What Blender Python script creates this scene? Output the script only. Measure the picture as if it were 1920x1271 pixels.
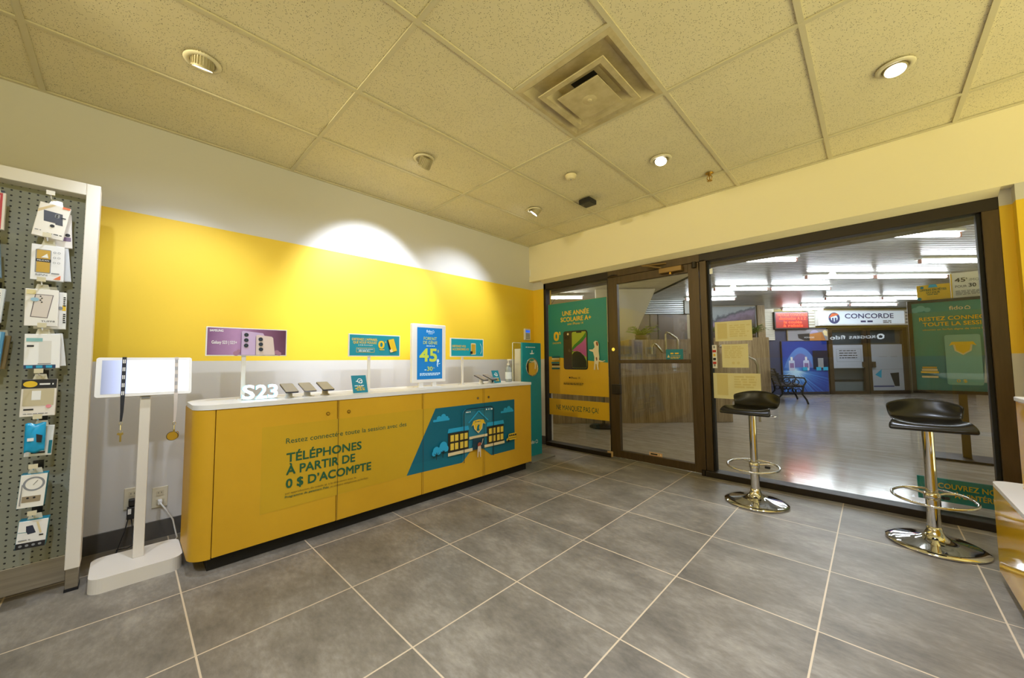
import bpy, bmesh, math, random
from mathutils import Vector, Matrix, Euler
random.seed(7)
for _o in list(bpy.data.objects): bpy.data.objects.remove(_o)
SC = bpy.context.scene
COL = SC.collection
PI = math.pi

# ------------------------------------------------------------------ camera, world, exposure
cam = bpy.data.objects.new('camera', bpy.data.cameras.new('camera'))
COL.objects.link(cam)
cam.data.sensor_width = 36.0
cam.data.lens = 36.0 * 697.5 / 1920.0
cam.data.clip_start = 0.03
cam.data.clip_end = 200.0
_yaw, _pitch, _roll = -0.7696, 0.0579, -0.009
_f = Vector((math.sin(_yaw) * math.cos(_pitch), math.cos(_yaw) * math.cos(_pitch), math.sin(_pitch)))
_r = Vector((math.cos(_yaw), -math.sin(_yaw), 0))
_u = _r.cross(_f)
_r2 = _r * math.cos(_roll) + _u * math.sin(_roll)
_u2 = _u * math.cos(_roll) - _r * math.sin(_roll)
cam.matrix_world = Matrix(((_r2.x, _u2.x, -_f.x, 0), (_r2.y, _u2.y, -_f.y, 0), (_r2.z, _u2.z, -_f.z, 1.069), (0, 0, 0, 1)))
SC.camera = cam
SC.view_settings.view_transform = 'Standard'
SC.view_settings.look = 'None'
SC.view_settings.gamma = 1.0
SC.view_settings.use_curve_mapping = False
SC.view_settings.exposure = 0.0
SC.cycles.use_denoising = True
SC.cycles.max_bounces = 10
SC.cycles.diffuse_bounces = 5
SC.cycles.transparent_max_bounces = 16
SC.cycles.sample_clamp_indirect = 6.0
wd = bpy.data.worlds.new('world'); SC.world = wd
wd.use_nodes = True
_wt = wd.node_tree
_tc = _wt.nodes.new('ShaderNodeTexCoord'); _sx = _wt.nodes.new('ShaderNodeSeparateXYZ'); _rp = _wt.nodes.new('ShaderNodeMapRange')
_wt.links.new(_tc.outputs['Generated'], _sx.inputs[0]); _wt.links.new(_sx.outputs[2], _rp.inputs['Value'])
_rp.inputs['From Min'].default_value = -0.35; _rp.inputs['From Max'].default_value = 0.05
_rp.inputs['To Min'].default_value = 3.9; _rp.inputs['To Max'].default_value = 0.25  # glow from below the horizon, added as fill for the ceiling
_wt.nodes['Background'].inputs[0].default_value = (1.0, 0.91, 0.42, 1)
_wt.links.new(_rp.outputs[0], _wt.nodes['Background'].inputs[1])

def lin(h):
    c = [int(h[i:i + 2], 16) / 255.0 for i in (0, 2, 4)]
    return tuple(x / 12.92 if x <= 0.04045 else ((x + 0.055) / 1.055) ** 2.4 for x in c)

def add_light(name, kind, loc, aim=None, power=50, color=(1, 1, 1), size=0.05, angle=70, blend=0.5, size_y=None):
    d = bpy.data.lights.new(name, kind)
    d.energy = power; d.color = color
    if kind == 'AREA':
        d.shape = 'RECTANGLE'; d.size = size; d.size_y = size_y or size
    else:
        d.shadow_soft_size = size
    if kind == 'SPOT':
        d.spot_size = math.radians(angle); d.spot_blend = blend
    o = bpy.data.objects.new(name, d); COL.objects.link(o)
    o.location = loc
    if aim is not None:
        o.rotation_euler = (Vector(aim) - Vector(loc)).to_track_quat('-Z', 'Y').to_euler()
    return o

COOL = (0.74, 0.83, 1.0)
# unseen downlights added as fill, above, beside and behind the viewer
for _x, _y in ((-1.08, -1.05), (0.15, -1.05), (1.4, 0.2), (0.15, 0.2)):
    add_light('fill_downlight', 'SPOT', (_x, _y, 2.53), (_x, _y + 0.45, 0), 110, COOL, 0.05, 110, 0.7)
# unseen warm spotlights added behind the viewer to brighten the shopfront wall
for _x, _t, _p in ((-2.0, -2.2, 125), (-0.45, -0.4, 52)):
    add_light('unseen_spotlight', 'SPOT', (_x, -1.05, 2.53), (_t, 3.66, 1.75), _p, (1.0, 0.88, 0.55), 0.05, 62, 0.9)
add_light('unseen_spotlight', 'SPOT', (-0.9, 0.2, 2.53), (0.385, 2.5, 0.3), 60, COOL, 0.05, 45, 0.8)  # unseen spotlight added to brighten the front of the yellow desk
# spotlights of the middle ceiling row, out of the picture, turned to the display wall
for _y, _t in ((-0.35, 0.35), (0.45, 1.25), (1.10, 2.15)):
    add_light('unseen_spotlight', 'SPOT', (-0.45, _y, 2.53), (-3.2, _t, 0.95), 70, COOL, 0.035, 52, 0.6)

# ------------------------------------------------------------------ materials
MATS = {}
def mat(name, hexcol='888888', rough=0.5, metal=0.0, emit=0.0, emit_col=None, spec=0.5, alpha=1.0):
    if name in MATS: return MATS[name]
    m = bpy.data.materials.new(name); m.use_nodes = True
    b = m.node_tree.nodes['Principled BSDF']
    c = lin(hexcol)
    b.inputs['Base Color'].default_value = (*c, 1)
    b.inputs['Roughness'].default_value = rough
    b.inputs['Metallic'].default_value = metal
    b.inputs['Specular IOR Level'].default_value = spec
    if emit:
        e = lin(emit_col) if emit_col else c
        b.inputs['Emission Color'].default_value = (*e, 1)
        b.inputs['Emission Strength'].default_value = emit
    MATS[name] = m
    return m

class NT:
    """small node-tree builder"""
    def __init__(s, m):
        s.t = m.node_tree; s.b = s.t.nodes['Principled BSDF']
    def n(s, kind, **kw):
        x = s.t.nodes.new(kind)
        for k, v in kw.items(): setattr(x, k, v)
        return x
    def l(s, a, b): s.t.links.new(a, b)
    def math(s, op, a, b=None, c=None):
        x = s.n('ShaderNodeMath', operation=op)
        for i, v in enumerate((a, b, c)):
            if v is None: continue
            if isinstance(v, (int, float)): x.inputs[i].default_value = v
            else: s.l(v, x.inputs[i])
        return x.outputs[0]
    def mix(s, fac, a, b):
        x = s.n('ShaderNodeMix', data_type='RGBA')
        if isinstance(fac, (int, float)): x.inputs['Factor'].default_value = fac
        else: s.l(fac, x.inputs['Factor'])
        for nm, v in (('A', a), ('B', b)):
            i = [q for q in x.inputs if q.name == nm and q.type == 'RGBA'][0]
            if isinstance(v, tuple): i.default_value = (*v, 1) if len(v) == 3 else v
            else: s.l(v, i)
        return [q for q in x.outputs if q.type == 'RGBA'][0]
    def pos(s):
        g = s.n('ShaderNodeNewGeometry'); x = s.n('ShaderNodeSeparateXYZ')
        s.l(g.outputs['Position'], x.inputs[0])
        return g.outputs['Position'], x.outputs
    def noise(s, vec, scale, detail=4, rough=0.55, stretch=None, rot=0):
        if stretch or rot:
            mp = s.n('ShaderNodeMapping'); s.l(vec, mp.inputs[0])
            mp.inputs['Scale'].default_value = stretch or (1, 1, 1)
            mp.inputs['Rotation'].default_value = (0, 0, rot)
            vec = mp.outputs[0]
        x = s.n('ShaderNodeTexNoise'); s.l(vec, x.inputs['Vector'])
        x.inputs['Scale'].default_value = scale; x.inputs['Detail'].default_value = detail
        x.inputs['Roughness'].default_value = rough
        return x.outputs['Fac']
    def ramp(s, fac, stops):
        x = s.n('ShaderNodeValToRGB'); s.l(fac, x.inputs[0])
        e = x.color_ramp.elements
        while len(e) < len(stops): e.new(0.5)
        for i, (p, c) in enumerate(stops):
            e[i].position = p; e[i].color = (*c, 1) if len(c) == 3 else c
        return x.outputs[0]
    def bump(s, h, strength=0.3, dist=0.002):
        x = s.n('ShaderNodeBump'); x.inputs['Strength'].default_value = strength
        x.inputs['Distance'].default_value = dist
        s.l(h, x.inputs['Height']); s.l(x.outputs[0], s.b.inputs['Normal'])

def painted_wall():
    m = mat('wall_paint', 'E6E2DA', 0.55); t = NT(m); p, xyz = t.pos()
    lo = t.math('GREATER_THAN', xyz[2], 1.085); hi = t.math('LESS_THAN', xyz[2], 2.0)
    c = t.mix(t.math('MULTIPLY', lo, hi), lin('D0CDC8'), (0.86, 0.58, 0.03))
    t.l(c, t.b.inputs['Base Color'])
    t.bump(t.noise(p, 180, 3), 0.12, 0.002)
    return m
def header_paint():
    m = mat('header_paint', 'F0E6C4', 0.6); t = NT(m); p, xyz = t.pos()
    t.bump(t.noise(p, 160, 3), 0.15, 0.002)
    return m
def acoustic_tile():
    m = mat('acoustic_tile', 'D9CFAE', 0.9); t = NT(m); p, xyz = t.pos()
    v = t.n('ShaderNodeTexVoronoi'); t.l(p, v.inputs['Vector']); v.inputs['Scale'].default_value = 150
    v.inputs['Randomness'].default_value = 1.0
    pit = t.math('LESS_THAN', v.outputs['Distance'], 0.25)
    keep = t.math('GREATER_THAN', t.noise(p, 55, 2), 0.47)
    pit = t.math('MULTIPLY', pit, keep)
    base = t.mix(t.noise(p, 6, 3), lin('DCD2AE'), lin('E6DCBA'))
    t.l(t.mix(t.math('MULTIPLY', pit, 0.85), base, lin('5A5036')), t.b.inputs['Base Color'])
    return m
def floor_tile():
    m = mat('floor_tile', '66645F', 0.4); t = NT(m); p, xyz = t.pos()
    def grid(c, off, size):
        f = t.math('FRACT', t.math('DIVIDE', t.math('SUBTRACT', c, off - 20 * size), size))
        d = t.math('MINIMUM', f, t.math('SUBTRACT', 1.0, f))
        idx = t.math('FLOOR', t.math('DIVIDE', t.math('SUBTRACT', c, off - 20 * size), size))
        return t.math('MULTIPLY', d, size), idx
    dx, ix = grid(xyz[0], -2.372, 0.5414); dy, iy = grid(xyz[1], 0.7807, 0.5694)
    g = t.math('LESS_THAN', t.math('MINIMUM', dx, dy), 0.0032)
    cv = t.n('ShaderNodeCombineXYZ'); t.l(ix, cv.inputs[0]); t.l(iy, cv.inputs[1])
    wn = t.n('ShaderNodeTexWhiteNoise'); wn.noise_dimensions = '3D'; t.l(cv.outputs[0], wn.inputs['Vector'])
    ad = t.n('ShaderNodeVectorMath', operation='MULTIPLY_ADD'); t.l(wn.outputs['Color'], ad.inputs[0])
    ad.inputs[1].default_value = (30, 30, 30); t.l(p, ad.inputs[2])
    n1 = t.noise(ad.outputs[0], 3.2, 8, 0.62, (1, 1.5, 1), 0.5)
    n2 = t.noise(ad.outputs[0], 22, 6, 0.7, (1, 2.2, 1), 0.5)
    f = t.math('ADD', t.math('MULTIPLY', n1, 0.65), t.math('MULTIPLY', n2, 0.35))
    tile = t.ramp(f, [(0.3, lin('5E5951')), (0.5, lin('837C71')), (0.7, lin('A9A296'))])
    t.l(t.mix(g, tile, lin('D6C4A8')), t.b.inputs['Base Color'])
    r = t.math('ADD', 0.3, t.math('MULTIPLY', n2, 0.2)); t.l(r, t.b.inputs['Roughness'])
    t.bump(t.math('SUBTRACT', t.math('MULTIPLY', n2, 0.2), g), 0.25, 0.002)
    return m
def mall_floor():
    m = mat('mall_floor_tile', 'B8AB96', 0.12); t = NT(m); p, xyz = t.pos()
    n = t.noise(p, 2.2, 6, 0.6, (1, 5, 1), 0.75)
    n2 = t.noise(p, 9, 4, 0.6, (1, 4, 1), 0.75)
    f = t.math('ADD', t.math('MULTIPLY', n, 0.6), t.math('MULTIPLY', n2, 0.4))
    t.l(t.ramp(f, [(0.3, lin('AA9F90')), (0.5, lin('C6BBAC')), (0.72, lin('E2D9CC'))]), t.b.inputs['Base Color'])
    return m
def travertine():
    m = mat('travertine', 'B9A585', 0.45); t = NT(m); p, xyz = t.pos()
    n = t.noise(p, 5, 6, 0.6, (4, 4, 0.25)); n2 = t.noise(p, 22, 4, 0.6, (4, 4, 0.2))
    f = t.math('ADD', t.math('MULTIPLY', n, 0.6), t.math('MULTIPLY', n2, 0.4))
    t.l(t.ramp(f, [(0.3, lin('6A563A')), (0.5, lin('967F5C')), (0.7, lin('BFAA84'))]), t.b.inputs['Base Color'])
    return m
def glass(name, tint=(0.97, 0.98, 0.97), ior=1.5):
    m = mat(name, 'FFFFFF', 0.0); t = m.node_tree
    for n in list(t.nodes):
        if n.type == 'BSDF_PRINCIPLED': t.nodes.remove(n)
    out = [n for n in t.nodes if n.type == 'OUTPUT_MATERIAL'][0]
    tr = t.nodes.new('ShaderNodeBsdfTransparent'); tr.inputs[0].default_value = (*tint, 1)
    gl = t.nodes.new('ShaderNodeBsdfGlossy'); gl.inputs['Roughness'].default_value = 0.0
    fr = t.nodes.new('ShaderNodeFresnel')
    # the same reflectance from both faces of the pane
    ge = t.nodes.new('ShaderNodeNewGeometry'); mr = t.nodes.new('ShaderNodeMapRange')
    mr.inputs['To Min'].default_value = ior; mr.inputs['To Max'].default_value = 1.0 / ior
    t.links.new(ge.outputs['Backfacing'], mr.inputs['Value']); t.links.new(mr.outputs[0], fr.inputs[0])
    mx = t.nodes.new('ShaderNodeMixShader')
    t.links.new(fr.outputs[0], mx.inputs[0]); t.links.new(tr.outputs[0], mx.inputs[1])
    t.links.new(gl.outputs[0], mx.inputs[2]); t.links.new(mx.outputs[0], out.inputs[0])
    return m
def paper(name, a):
    m = mat(name, a, 0.7); t = m.node_tree; b = t.nodes['Principled BSDF']
    out = [n for n in t.nodes if n.type == 'OUTPUT_MATERIAL'][0]
    tl = t.nodes.new('ShaderNodeBsdfTranslucent'); tl.inputs[0].default_value = (*lin(a), 1)
    mx = t.nodes.new('ShaderNodeMixShader'); mx.inputs[0].default_value = 0.5
    t.links.new(b.outputs[0], mx.inputs[1]); t.links.new(tl.outputs[0], mx.inputs[2]); t.links.new(mx.outputs[0], out.inputs[0])
    return m
def mottled(name, a, b, scale, rough=0.5, stretch=None, metal=0.0):
    m = mat(name, a, rough, metal); t = NT(m); p, xyz = t.pos()
    t.l(t.ramp(t.noise(p, scale, 5, 0.6, stretch), [(0.35, lin(a)), (0.65, lin(b))]), t.b.inputs['Base Color'])
    return m

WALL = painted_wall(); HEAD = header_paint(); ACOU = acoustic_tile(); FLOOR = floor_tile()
MFLOOR = mall_floor(); TRAV = travertine(); GLASS = glass('window_glass'); ACRYL = glass('clear_acrylic', (0.96, 0.98, 0.97), 1.45)
TEE = mat('ceiling_tee', 'CFC6A6', 0.5); DARK = mat('dark_gap', '14120E', 0.7)
YEL = mottled('yellow_laminate', 'D0A026', 'D6A62A', 2.0, 0.42)
MATS['yellow_laminate'].node_tree.nodes['Principled BSDF'].inputs['Specular IOR Level'].default_value = 0.25
WHT = mat('white_laminate', 'E8E6E2', 0.3); WPL = mat('white_plastic', 'E9E7E4', 0.4); WMET = mat('white_metal', 'E4DED4', 0.45)
BRZ = mottled('bronze_aluminium', '4A3A20', '54432A', 30, 0.42, (1, 1, 0.1), 0.35)
BRZD = mat('dark_bronze', '2A2116', 0.45, 0.3)
CHR = mat('chrome', 'E6E6E8', 0.05, 1.0); STEEL = mottled('brushed_steel', 'A79F92', 'B8B0A2', 60, 0.35, (1, 0.05, 1), 0.9)
BLK = mat('black_plastic', '16151A', 0.35); SEAT = mat('black_seat_plastic', '100F0F', 0.27)
TEAL = mat('teal_print', '127F92', 0.4); TEALD = mat('dark_teal_print', '0D6A7C', 0.4); BLUE = mat('sky_blue_print', '2AA5D0', 0.4)
YP = mat('yellow_print', 'E8C02C', 0.4); YPD = mat('ochre_print', 'C9A02A', 0.4); GRN = mat('green_lettering', '1F5A3A', 0.45)
INK = mat('black_ink', '1C1C22', 0.5); WINK = mat('white_ink', 'F1F1EE', 0.45); CREAM = mat('cream_print', 'E6D3A2', 0.45)
GREY = mat('grey_print', '8E9094', 0.45); RED = mat('red_print', 'C22A26', 0.45); ORANGE = mat('orange_print', 'E8743C', 0.45)
BRASS = mat('brass', 'B08A3C', 0.3, 1.0)

# ------------------------------------------------------------------ mesh helpers
class MB:
    def __init__(s): s.v = []; s.f = []; s.mi = []; s.sm = []; s.mats = []
    def _m(s, m):
        if m not in s.mats: s.mats.append(m)
        return s.mats.index(m)
    def add(s, verts, faces, m, smooth=False):
        b = len(s.v); s.v += [tuple(x) for x in verts]
        for f in faces:
            s.f.append(tuple(b + i for i in f)); s.mi.append(s._m(m)); s.sm.append(smooth)
        return s
    def box(s, x0, y0, z0, x1, y1, z1, m, tr=None):
        v = [Vector((x, y, z)) for z in (z0, z1) for y in (y0, y1) for x in (x0, x1)]
        if tr: v = [tr @ q for q in v]
        return s.add(v, [(0, 2, 3, 1), (4, 5, 7, 6), (0, 1, 5, 4), (2, 6, 7, 3), (0, 4, 6, 2), (1, 3, 7, 5)], m)
    def prism(s, pts, lo, hi, m, axis='z', smooth=False):
        """closed outline pts (2-D) extruded from lo to hi along an axis"""
        def P(a, b, h):
            return (a, b, h) if axis == 'z' else ((a, h, b) if axis == 'y' else (h, a, b))
        n = len(pts)
        v0 = [P(a, b, lo) for a, b in pts]; v1 = [P(a, b, hi) for a, b in pts]
        s.add(v0, [tuple(range(n))[::-1]], m); s.add(v1, [tuple(range(n))], m)
        return s.add(v0 + v1, [(i, (i + 1) % n, n + (i + 1) % n, n + i) for i in range(n)], m, smooth)
    def cyl(s, p0, p1, r, m, n=20, r2=None, caps=True):
        p0, p1 = Vector(p0), Vector(p1); d = (p1 - p0).normalized()
        a = d.orthogonal().normalized(); b = d.cross(a); r2 = r if r2 is None else r2
        c0 = [p0 + (a * math.cos(t) + b * math.sin(t)) * r for t in [2 * PI * i / n for i in range(n)]]
        c1 = [p1 + (a * math.cos(t) + b * math.sin(t)) * r2 for t in [2 * PI * i / n for i in range(n)]]
        s.add(c0 + c1, [(i, (i + 1) % n, n + (i + 1) % n, n + i) for i in range(n)], m, True)
        if caps:
            s.add(c0, [tuple(range(n))[::-1]], m); s.add(c1, [tuple(range(n))], m)
        return s
    def lathe(s, prof, m, n=40, tr=None, smooth=True):
        """profile of (radius, height) turned about z"""
        v = [Vector((r * math.cos(2 * PI * i / n), r * math.sin(2 * PI * i / n), z)) for r, z in prof for i in range(n)]
        if tr: v = [tr @ q for q in v]
        return s.add(v, [(k * n + i, k * n + (i + 1) % n, (k + 1) * n + (i + 1) % n, (k + 1) * n + i) for k in range(len(prof) - 1) for i in range(n)], m, smooth)
    def tube(s, pts, r, m, n=10, closed=False):
        P = [Vector(p) for p in pts]; k = len(P); rings = []
        up = None
        for i, p in enumerate(P):
            a = P[(i - 1) % k] if (closed or i > 0) else p
            b = P[(i + 1) % k] if (closed or i < k - 1) else p
            t = (b - a).normalized()
            if up is None: up = t.orthogonal().normalized()
            up = (up - t * up.dot(t)).normalized()
            w = t.cross(up)
            rr = r[i] if isinstance(r, (list, tuple)) else r
            rings += [p + (up * math.cos(2 * PI * j / n) + w * math.sin(2 * PI * j / n)) * rr for j in range(n)]
        m_ = k if closed else k - 1
        fs = [(i * n + j, i * n + (j + 1) % n, ((i + 1) % k) * n + (j + 1) % n, ((i + 1) % k) * n + j) for i in range(m_) for j in range(n)]
        s.add(rings, fs, m, True)
        if not closed:
            s.add(rings[:n], [tuple(range(n))[::-1]], m); s.add(rings[-n:], [tuple(range(n))], m)
        return s
    def build(s, name, parent=None, bevel=0.0, seg=2, loc=None, subsurf=0, solid=0.0):
        me = bpy.data.meshes.new(name)
        me.from_pydata(s.v, [], s.f)
        for m in s.mats: me.materials.append(m)
        me.polygons.foreach_set('material_index', s.mi)
        me.polygons.foreach_set('use_smooth', s.sm)
        me.update()
        o = bpy.data.objects.new(name, me); COL.objects.link(o)
        if parent is not None: o.parent = parent
        if loc: o.location = loc
        if solid:
            k = o.modifiers.new('thickness', 'SOLIDIFY'); k.thickness = solid; k.offset = 0
        if bevel:
            k = o.modifiers.new('bevel', 'BEVEL'); k.width = bevel; k.segments = seg; k.limit_method = 'ANGLE'; k.angle_limit = math.radians(40)
        if subsurf:
            k = o.modifiers.new('smooth', 'SUBSURF'); k.levels = subsurf; k.render_levels = subsurf
        return o

def tag(o, label, cat, group=None, kind=None):
    o['label'] = label; o['category'] = cat
    if group: o['group'] = group
    if kind: o['kind'] = kind
    return o
def thing(name, label, cat, loc=(0, 0, 0), rotz=0.0, group=None):
    o = bpy.data.objects.new(name, None); COL.objects.link(o)
    o.empty_display_size = 0.1
    o.location = loc; o.rotation_euler = (0, 0, rotz)
    return tag(o, label, cat, group)
def struct(mb, name, parent=None, **kw):
    o = mb.build(name, parent, **kw)
    if parent is None: o['kind'] = 'structure'
    return o
def sroot(name, loc=(0, 0, 0), rotz=0.0):
    o = bpy.data.objects.new(name, None); COL.objects.link(o); o.location = loc; o.rotation_euler = (0, 0, rotz)
    o['kind'] = 'structure'
    return o
def dup(root, loc, rotz=None, label=None, mesh_swap=None):
    """copy of a thing with copies of its parts and sub-parts"""
    r = root.copy(); COL.objects.link(r); r.location = loc
    if rotz is not None: r.rotation_euler = (0, 0, rotz)
    if label: r['label'] = label
    for ch in list(root.children):
        c = ch.copy(); COL.objects.link(c); c.parent = r
        for g in list(ch.children):
            d = g.copy(); COL.objects.link(d); d.parent = c
    return r

_TXT = {}
def text_tris(body, bold):
    k = (body, round(bold, 4))
    if k in _TXT: return _TXT[k]
    cu = bpy.data.curves.new('lettering', 'FONT'); cu.body = body; cu.size = 1.0; cu.resolution_u = 3; cu.offset = bold
    cu.fill_mode = 'BOTH'
    ob = bpy.data.objects.new('lettering', cu); COL.objects.link(ob)
    bpy.context.view_layer.update()
    me = bpy.data.meshes.new_from_object(ob.evaluated_get(bpy.context.evaluated_depsgraph_get()))
    v = [(q.co.x, q.co.y) for q in me.vertices]; f = [tuple(p.vertices) for p in me.polygons]
    bpy.data.objects.remove(ob); bpy.data.curves.remove(cu); bpy.data.meshes.remove(me)
    _TXT[k] = (v, f)
    return v, f

class Art:
    """flat printed shapes in a local x-z plane that faces -y; each new layer lies a hair further out"""
    def __init__(s, y=0.0, step=0.0004): s.mb = MB(); s.y = y; s.step = step
    def up(s, k=1): s.y -= s.step * k; return s
    def poly(s, pts, m):
        n = len(pts)
        ar = sum(pts[i][0] * pts[(i + 1) % n][1] - pts[(i + 1) % n][0] * pts[i][1] for i in range(n))
        if ar < 0: pts = pts[::-1]
        s.up(); s.mb.add([(a, s.y, b) for a, b in pts], [tuple(range(n))], m); return s
    def rect(s, x0, z0, x1, z1, m): return s.poly([(x0, z0), (x1, z0), (x1, z1), (x0, z1)], m)
    def rrect(s, x0, z0, x1, z1, r, m, n=5):
        pts = []
        for cx, cz, a0 in ((x1 - r, z0 + r, -90), (x1 - r, z1 - r, 0), (x0 + r, z1 - r, 90), (x0 + r, z0 + r, 180)):
            for i in range(n + 1):
                a = math.radians(a0 + 90.0 * i / n); pts.append((cx + r * math.cos(a), cz + r * math.sin(a)))
        return s.poly(pts, m)
    def disc(s, cx, cz, rx, m, rz=None, n=28):
        rz = rz or rx
        return s.poly([(cx + rx * math.cos(2 * PI * i / n), cz + rz * math.sin(2 * PI * i / n)) for i in range(n)], m)
    def ring(s, cx, cz, r0, r1, m, n=36):
        s.up(); v = []
        for i in range(n):
            a = 2 * PI * i / n
            v += [(cx + r0 * math.cos(a), s.y, cz + r0 * math.sin(a)), (cx + r1 * math.cos(a), s.y, cz + r1 * math.sin(a))]
        s.mb.add(v, [(2 * i, 2 * i + 1, (2 * i + 3) % (2 * n), (2 * i + 2) % (2 * n)) for i in range(n)], m); return s
    def line(s, pts, w, m):
        s.up()
        for (a, b), (c, d) in zip(pts[:-1], pts[1:]):
            l = math.hypot(c - a, d - b) or 1e-6; nx, nz = -(d - b) / l * w / 2, (c - a) / l * w / 2
            s.mb.add([(a - nx, s.y, b - nz), (c - nx, s.y, d - nz), (c + nx, s.y, d + nz), (a + nx, s.y, b + nz)], [(0, 1, 2, 3)], m)
        return s
    def text(s, body, x, z, h, m, align='l', w=None, bold=0.012, slope=0.0):
        """cap height h, baseline z; w squeezes the line to that width"""
        v, f = text_tris(body, 0.0)
        x0 = min(q[0] for q in v); x1 = max(q[0] for q in v)
        k = h / 0.70; kx = (w / (x1 - x0)) if w else k
        W = (x1 - x0) * kx
        ox = x if align == 'l' else (x - W / 2 if align == 'c' else x - W)
        s.up()
        e = bold * k * 0.75
        for ex, ez in ([(0, 0)] if e == 0 else [(-e, -e), (e, -e), (e, e), (-e, e)]):
            s.up(0.2)
            s.mb.add([(ox + (a - x0) * kx + ex, s.y, z + b * k + slope * (a - x0) * kx + ez) for a, b in v], f, m)
        return s
    def scribble(s, x0, z, x1, h, m, n=1, gap=0.6):
        """lines of print too small to read, as rows of word-length strokes"""
        s.up()
        for k in range(n):
            zz = z - k * h * (1 + gap); x = x0
            end = x1 - random.uniform(0, 0.25) * (x1 - x0)
            while x < end:
                L = random.uniform(2.0, 6.0) * h
                e = min(x + L, end)
                s.mb.add([(x, s.y, zz), (e, s.y, zz), (e, s.y, zz + h), (x, s.y, zz + h)], [(0, 1, 2, 3)], m)
                x += L + h * 0.9
        return s
    def build(s, name, parent=None, **kw): return s.mb.build(name, parent, **kw)

# ================================================================== ROOM SHELL
ZC = 2.57; XW = -3.218
struct(MB().box(-3.6, -4.3, -0.12, 2.3, 3.78, 0.0, FLOOR), 'floor')
struct(MB().box(-3.4, -4.3, -0.02, XW, 3.9, 2.75, WALL), 'wall_left')
struct(MB().box(XW, -4.3, 0.0, 1.6, -4.1, 2.75, WALL), 'wall_rear')
wf = MB()
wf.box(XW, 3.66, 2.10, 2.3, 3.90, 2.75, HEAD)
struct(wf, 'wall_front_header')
wf = MB()
wf.box(XW, 3.74, 0.0, -3.045, 3.90, 2.10, WALL)
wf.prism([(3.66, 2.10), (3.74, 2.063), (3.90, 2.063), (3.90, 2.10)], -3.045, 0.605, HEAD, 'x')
wf.box(0.605, 3.74, 0.0, 0.655, 3.90, 2.10, WALL)
wf.box(0.655, 3.66, 0.0, 2.3, 3.90, 2.10, WALL)
struct(wf, 'wall_front')
base_m = mottled('baseboard_tile', '4E4B48', '5C5853', 5, 0.45)
struct(MB().box(XW, -4.1, 0.0, XW + 0.012, 3.74, 0.105, base_m), 'baseboard_left')
struct(MB().box(XW + 0.012, 3.728, 0.0, -3.045, 3.74, 0.105, base_m), 'baseboard_front')

# suspended ceiling: tile field plus metal grid
cx = [-2.6009 + 0.6096 * i for i in range(9)]
cy = [-4.03 + 1.2192 * i for i in range(3)] + [-0.3775, 0.8417, 2.061, 3.28]
vent_x0, vent_x1, vent_y0, vent_y1 = cx[2], cx[3], 2.061 - 0.6096, 2.061
c = MB()
zt = ZC + 0.010
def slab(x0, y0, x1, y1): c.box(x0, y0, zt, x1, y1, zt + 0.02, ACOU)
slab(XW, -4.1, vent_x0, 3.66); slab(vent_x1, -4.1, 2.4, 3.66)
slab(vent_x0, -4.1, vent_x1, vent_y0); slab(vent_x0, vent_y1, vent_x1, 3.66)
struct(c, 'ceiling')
g = MB()
for x in cx:
    g.box(x - 0.012, -4.1, ZC, x + 0.012, 3.66, ZC + 0.008, TEE)
for y in cy:
    g.box(XW, y - 0.012, ZC - 0.0006, 2.4, y + 0.012, ZC + 0.008, TEE)
g.box(vent_x0, vent_y0 - 0.012, ZC - 0.0004, vent_x1, vent_y0 + 0.012, ZC + 0.008, TEE)
g.box(XW, -4.1, ZC - 0.001, XW + 0.02, 3.66, ZC + 0.008, TEE)
g.box(XW, 3.64, ZC - 0.0012, 2.4, 3.66, ZC + 0.008, TEE)
struct(g, 'trim_1')

# ------------------------------------------------------------------ shopfront: side light, glass door, large window
FY0, FY1, GY = 3.74, 3.83, 3.775
w1 = sroot('window_1', (-2.57, 3.76, 0))
def bx(root, name, x0, y0, z0, x1, y1, z1, m, bevel=0.002):
    L = root.location
    return MB().box(x0 - L.x, y0 - L.y, z0 - L.z, x1 - L.x, y1 - L.y, z1 - L.z, m).build(name, root, bevel=bevel)
f = MB(); L = w1.location
for b in ((-3.045, FY0, 0, -3.012, FY1, 2.062), (-2.135, FY0 + 0.02, 0.03, -2.112, FY1, 1.99)):
    f.box(b[0] - L.x, b[1] - L.y, b[2], b[3] - L.x, b[4] - L.y, b[5], BRZD)
f.box(-3.045 - L.x, FY0 - L.y, 1.985, -2.112 - L.x, FY1 - L.y, 2.062, BRZD)
f.box(-3.012 - L.x, 3.71 - L.y, 0.0, -2.112 - L.x, FY1 - L.y, 0.045, BRZD)
f.build('window_frame', w1, bevel=0.002)
bx(w1, 'glass_pane', -3.012, GY, 0.045, -2.135, GY + 0.006, 1.985, GLASS, 0)

w2 = sroot('window_2', (-0.27, 3.76, 0)); L = w2.location
f = MB()
f.box(-1.145 - L.x, FY0 - L.y, 0, -1.088 - L.x, FY1 - L.y, 2.0, BRZ)
f.box(-1.088 - L.x, FY0 + 0.025 - L.y, 0.05, -1.07 - L.x, FY1 - L.y, 1.99, DARK)
f.box(-1.145 - L.x, FY0 - L.y, 1.985, 0.605 - L.x, FY1 - L.y, 2.062, BRZD)
f.box(0.535 - L.x, FY0 - L.y, 0, 0.605 - L.x, FY1 - L.y, 1.985, BRZ)
f.box(0.515 - L.x, FY0 + 0.025 - L.y, 0.05, 0.535 - L.x, FY1 - L.y, 1.985, DARK)
f.box(-1.145 - L.x, 3.70 - L.y, 0, 0.605 - L.x, FY1 - L.y, 0.05, BRZD)
f.build('window_frame', w2, bevel=0.003)
bx(w2, 'glass_pane', -1.07, GY, 0.05, 0.515, GY + 0.006, 1.985, GLASS, 0)

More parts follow.
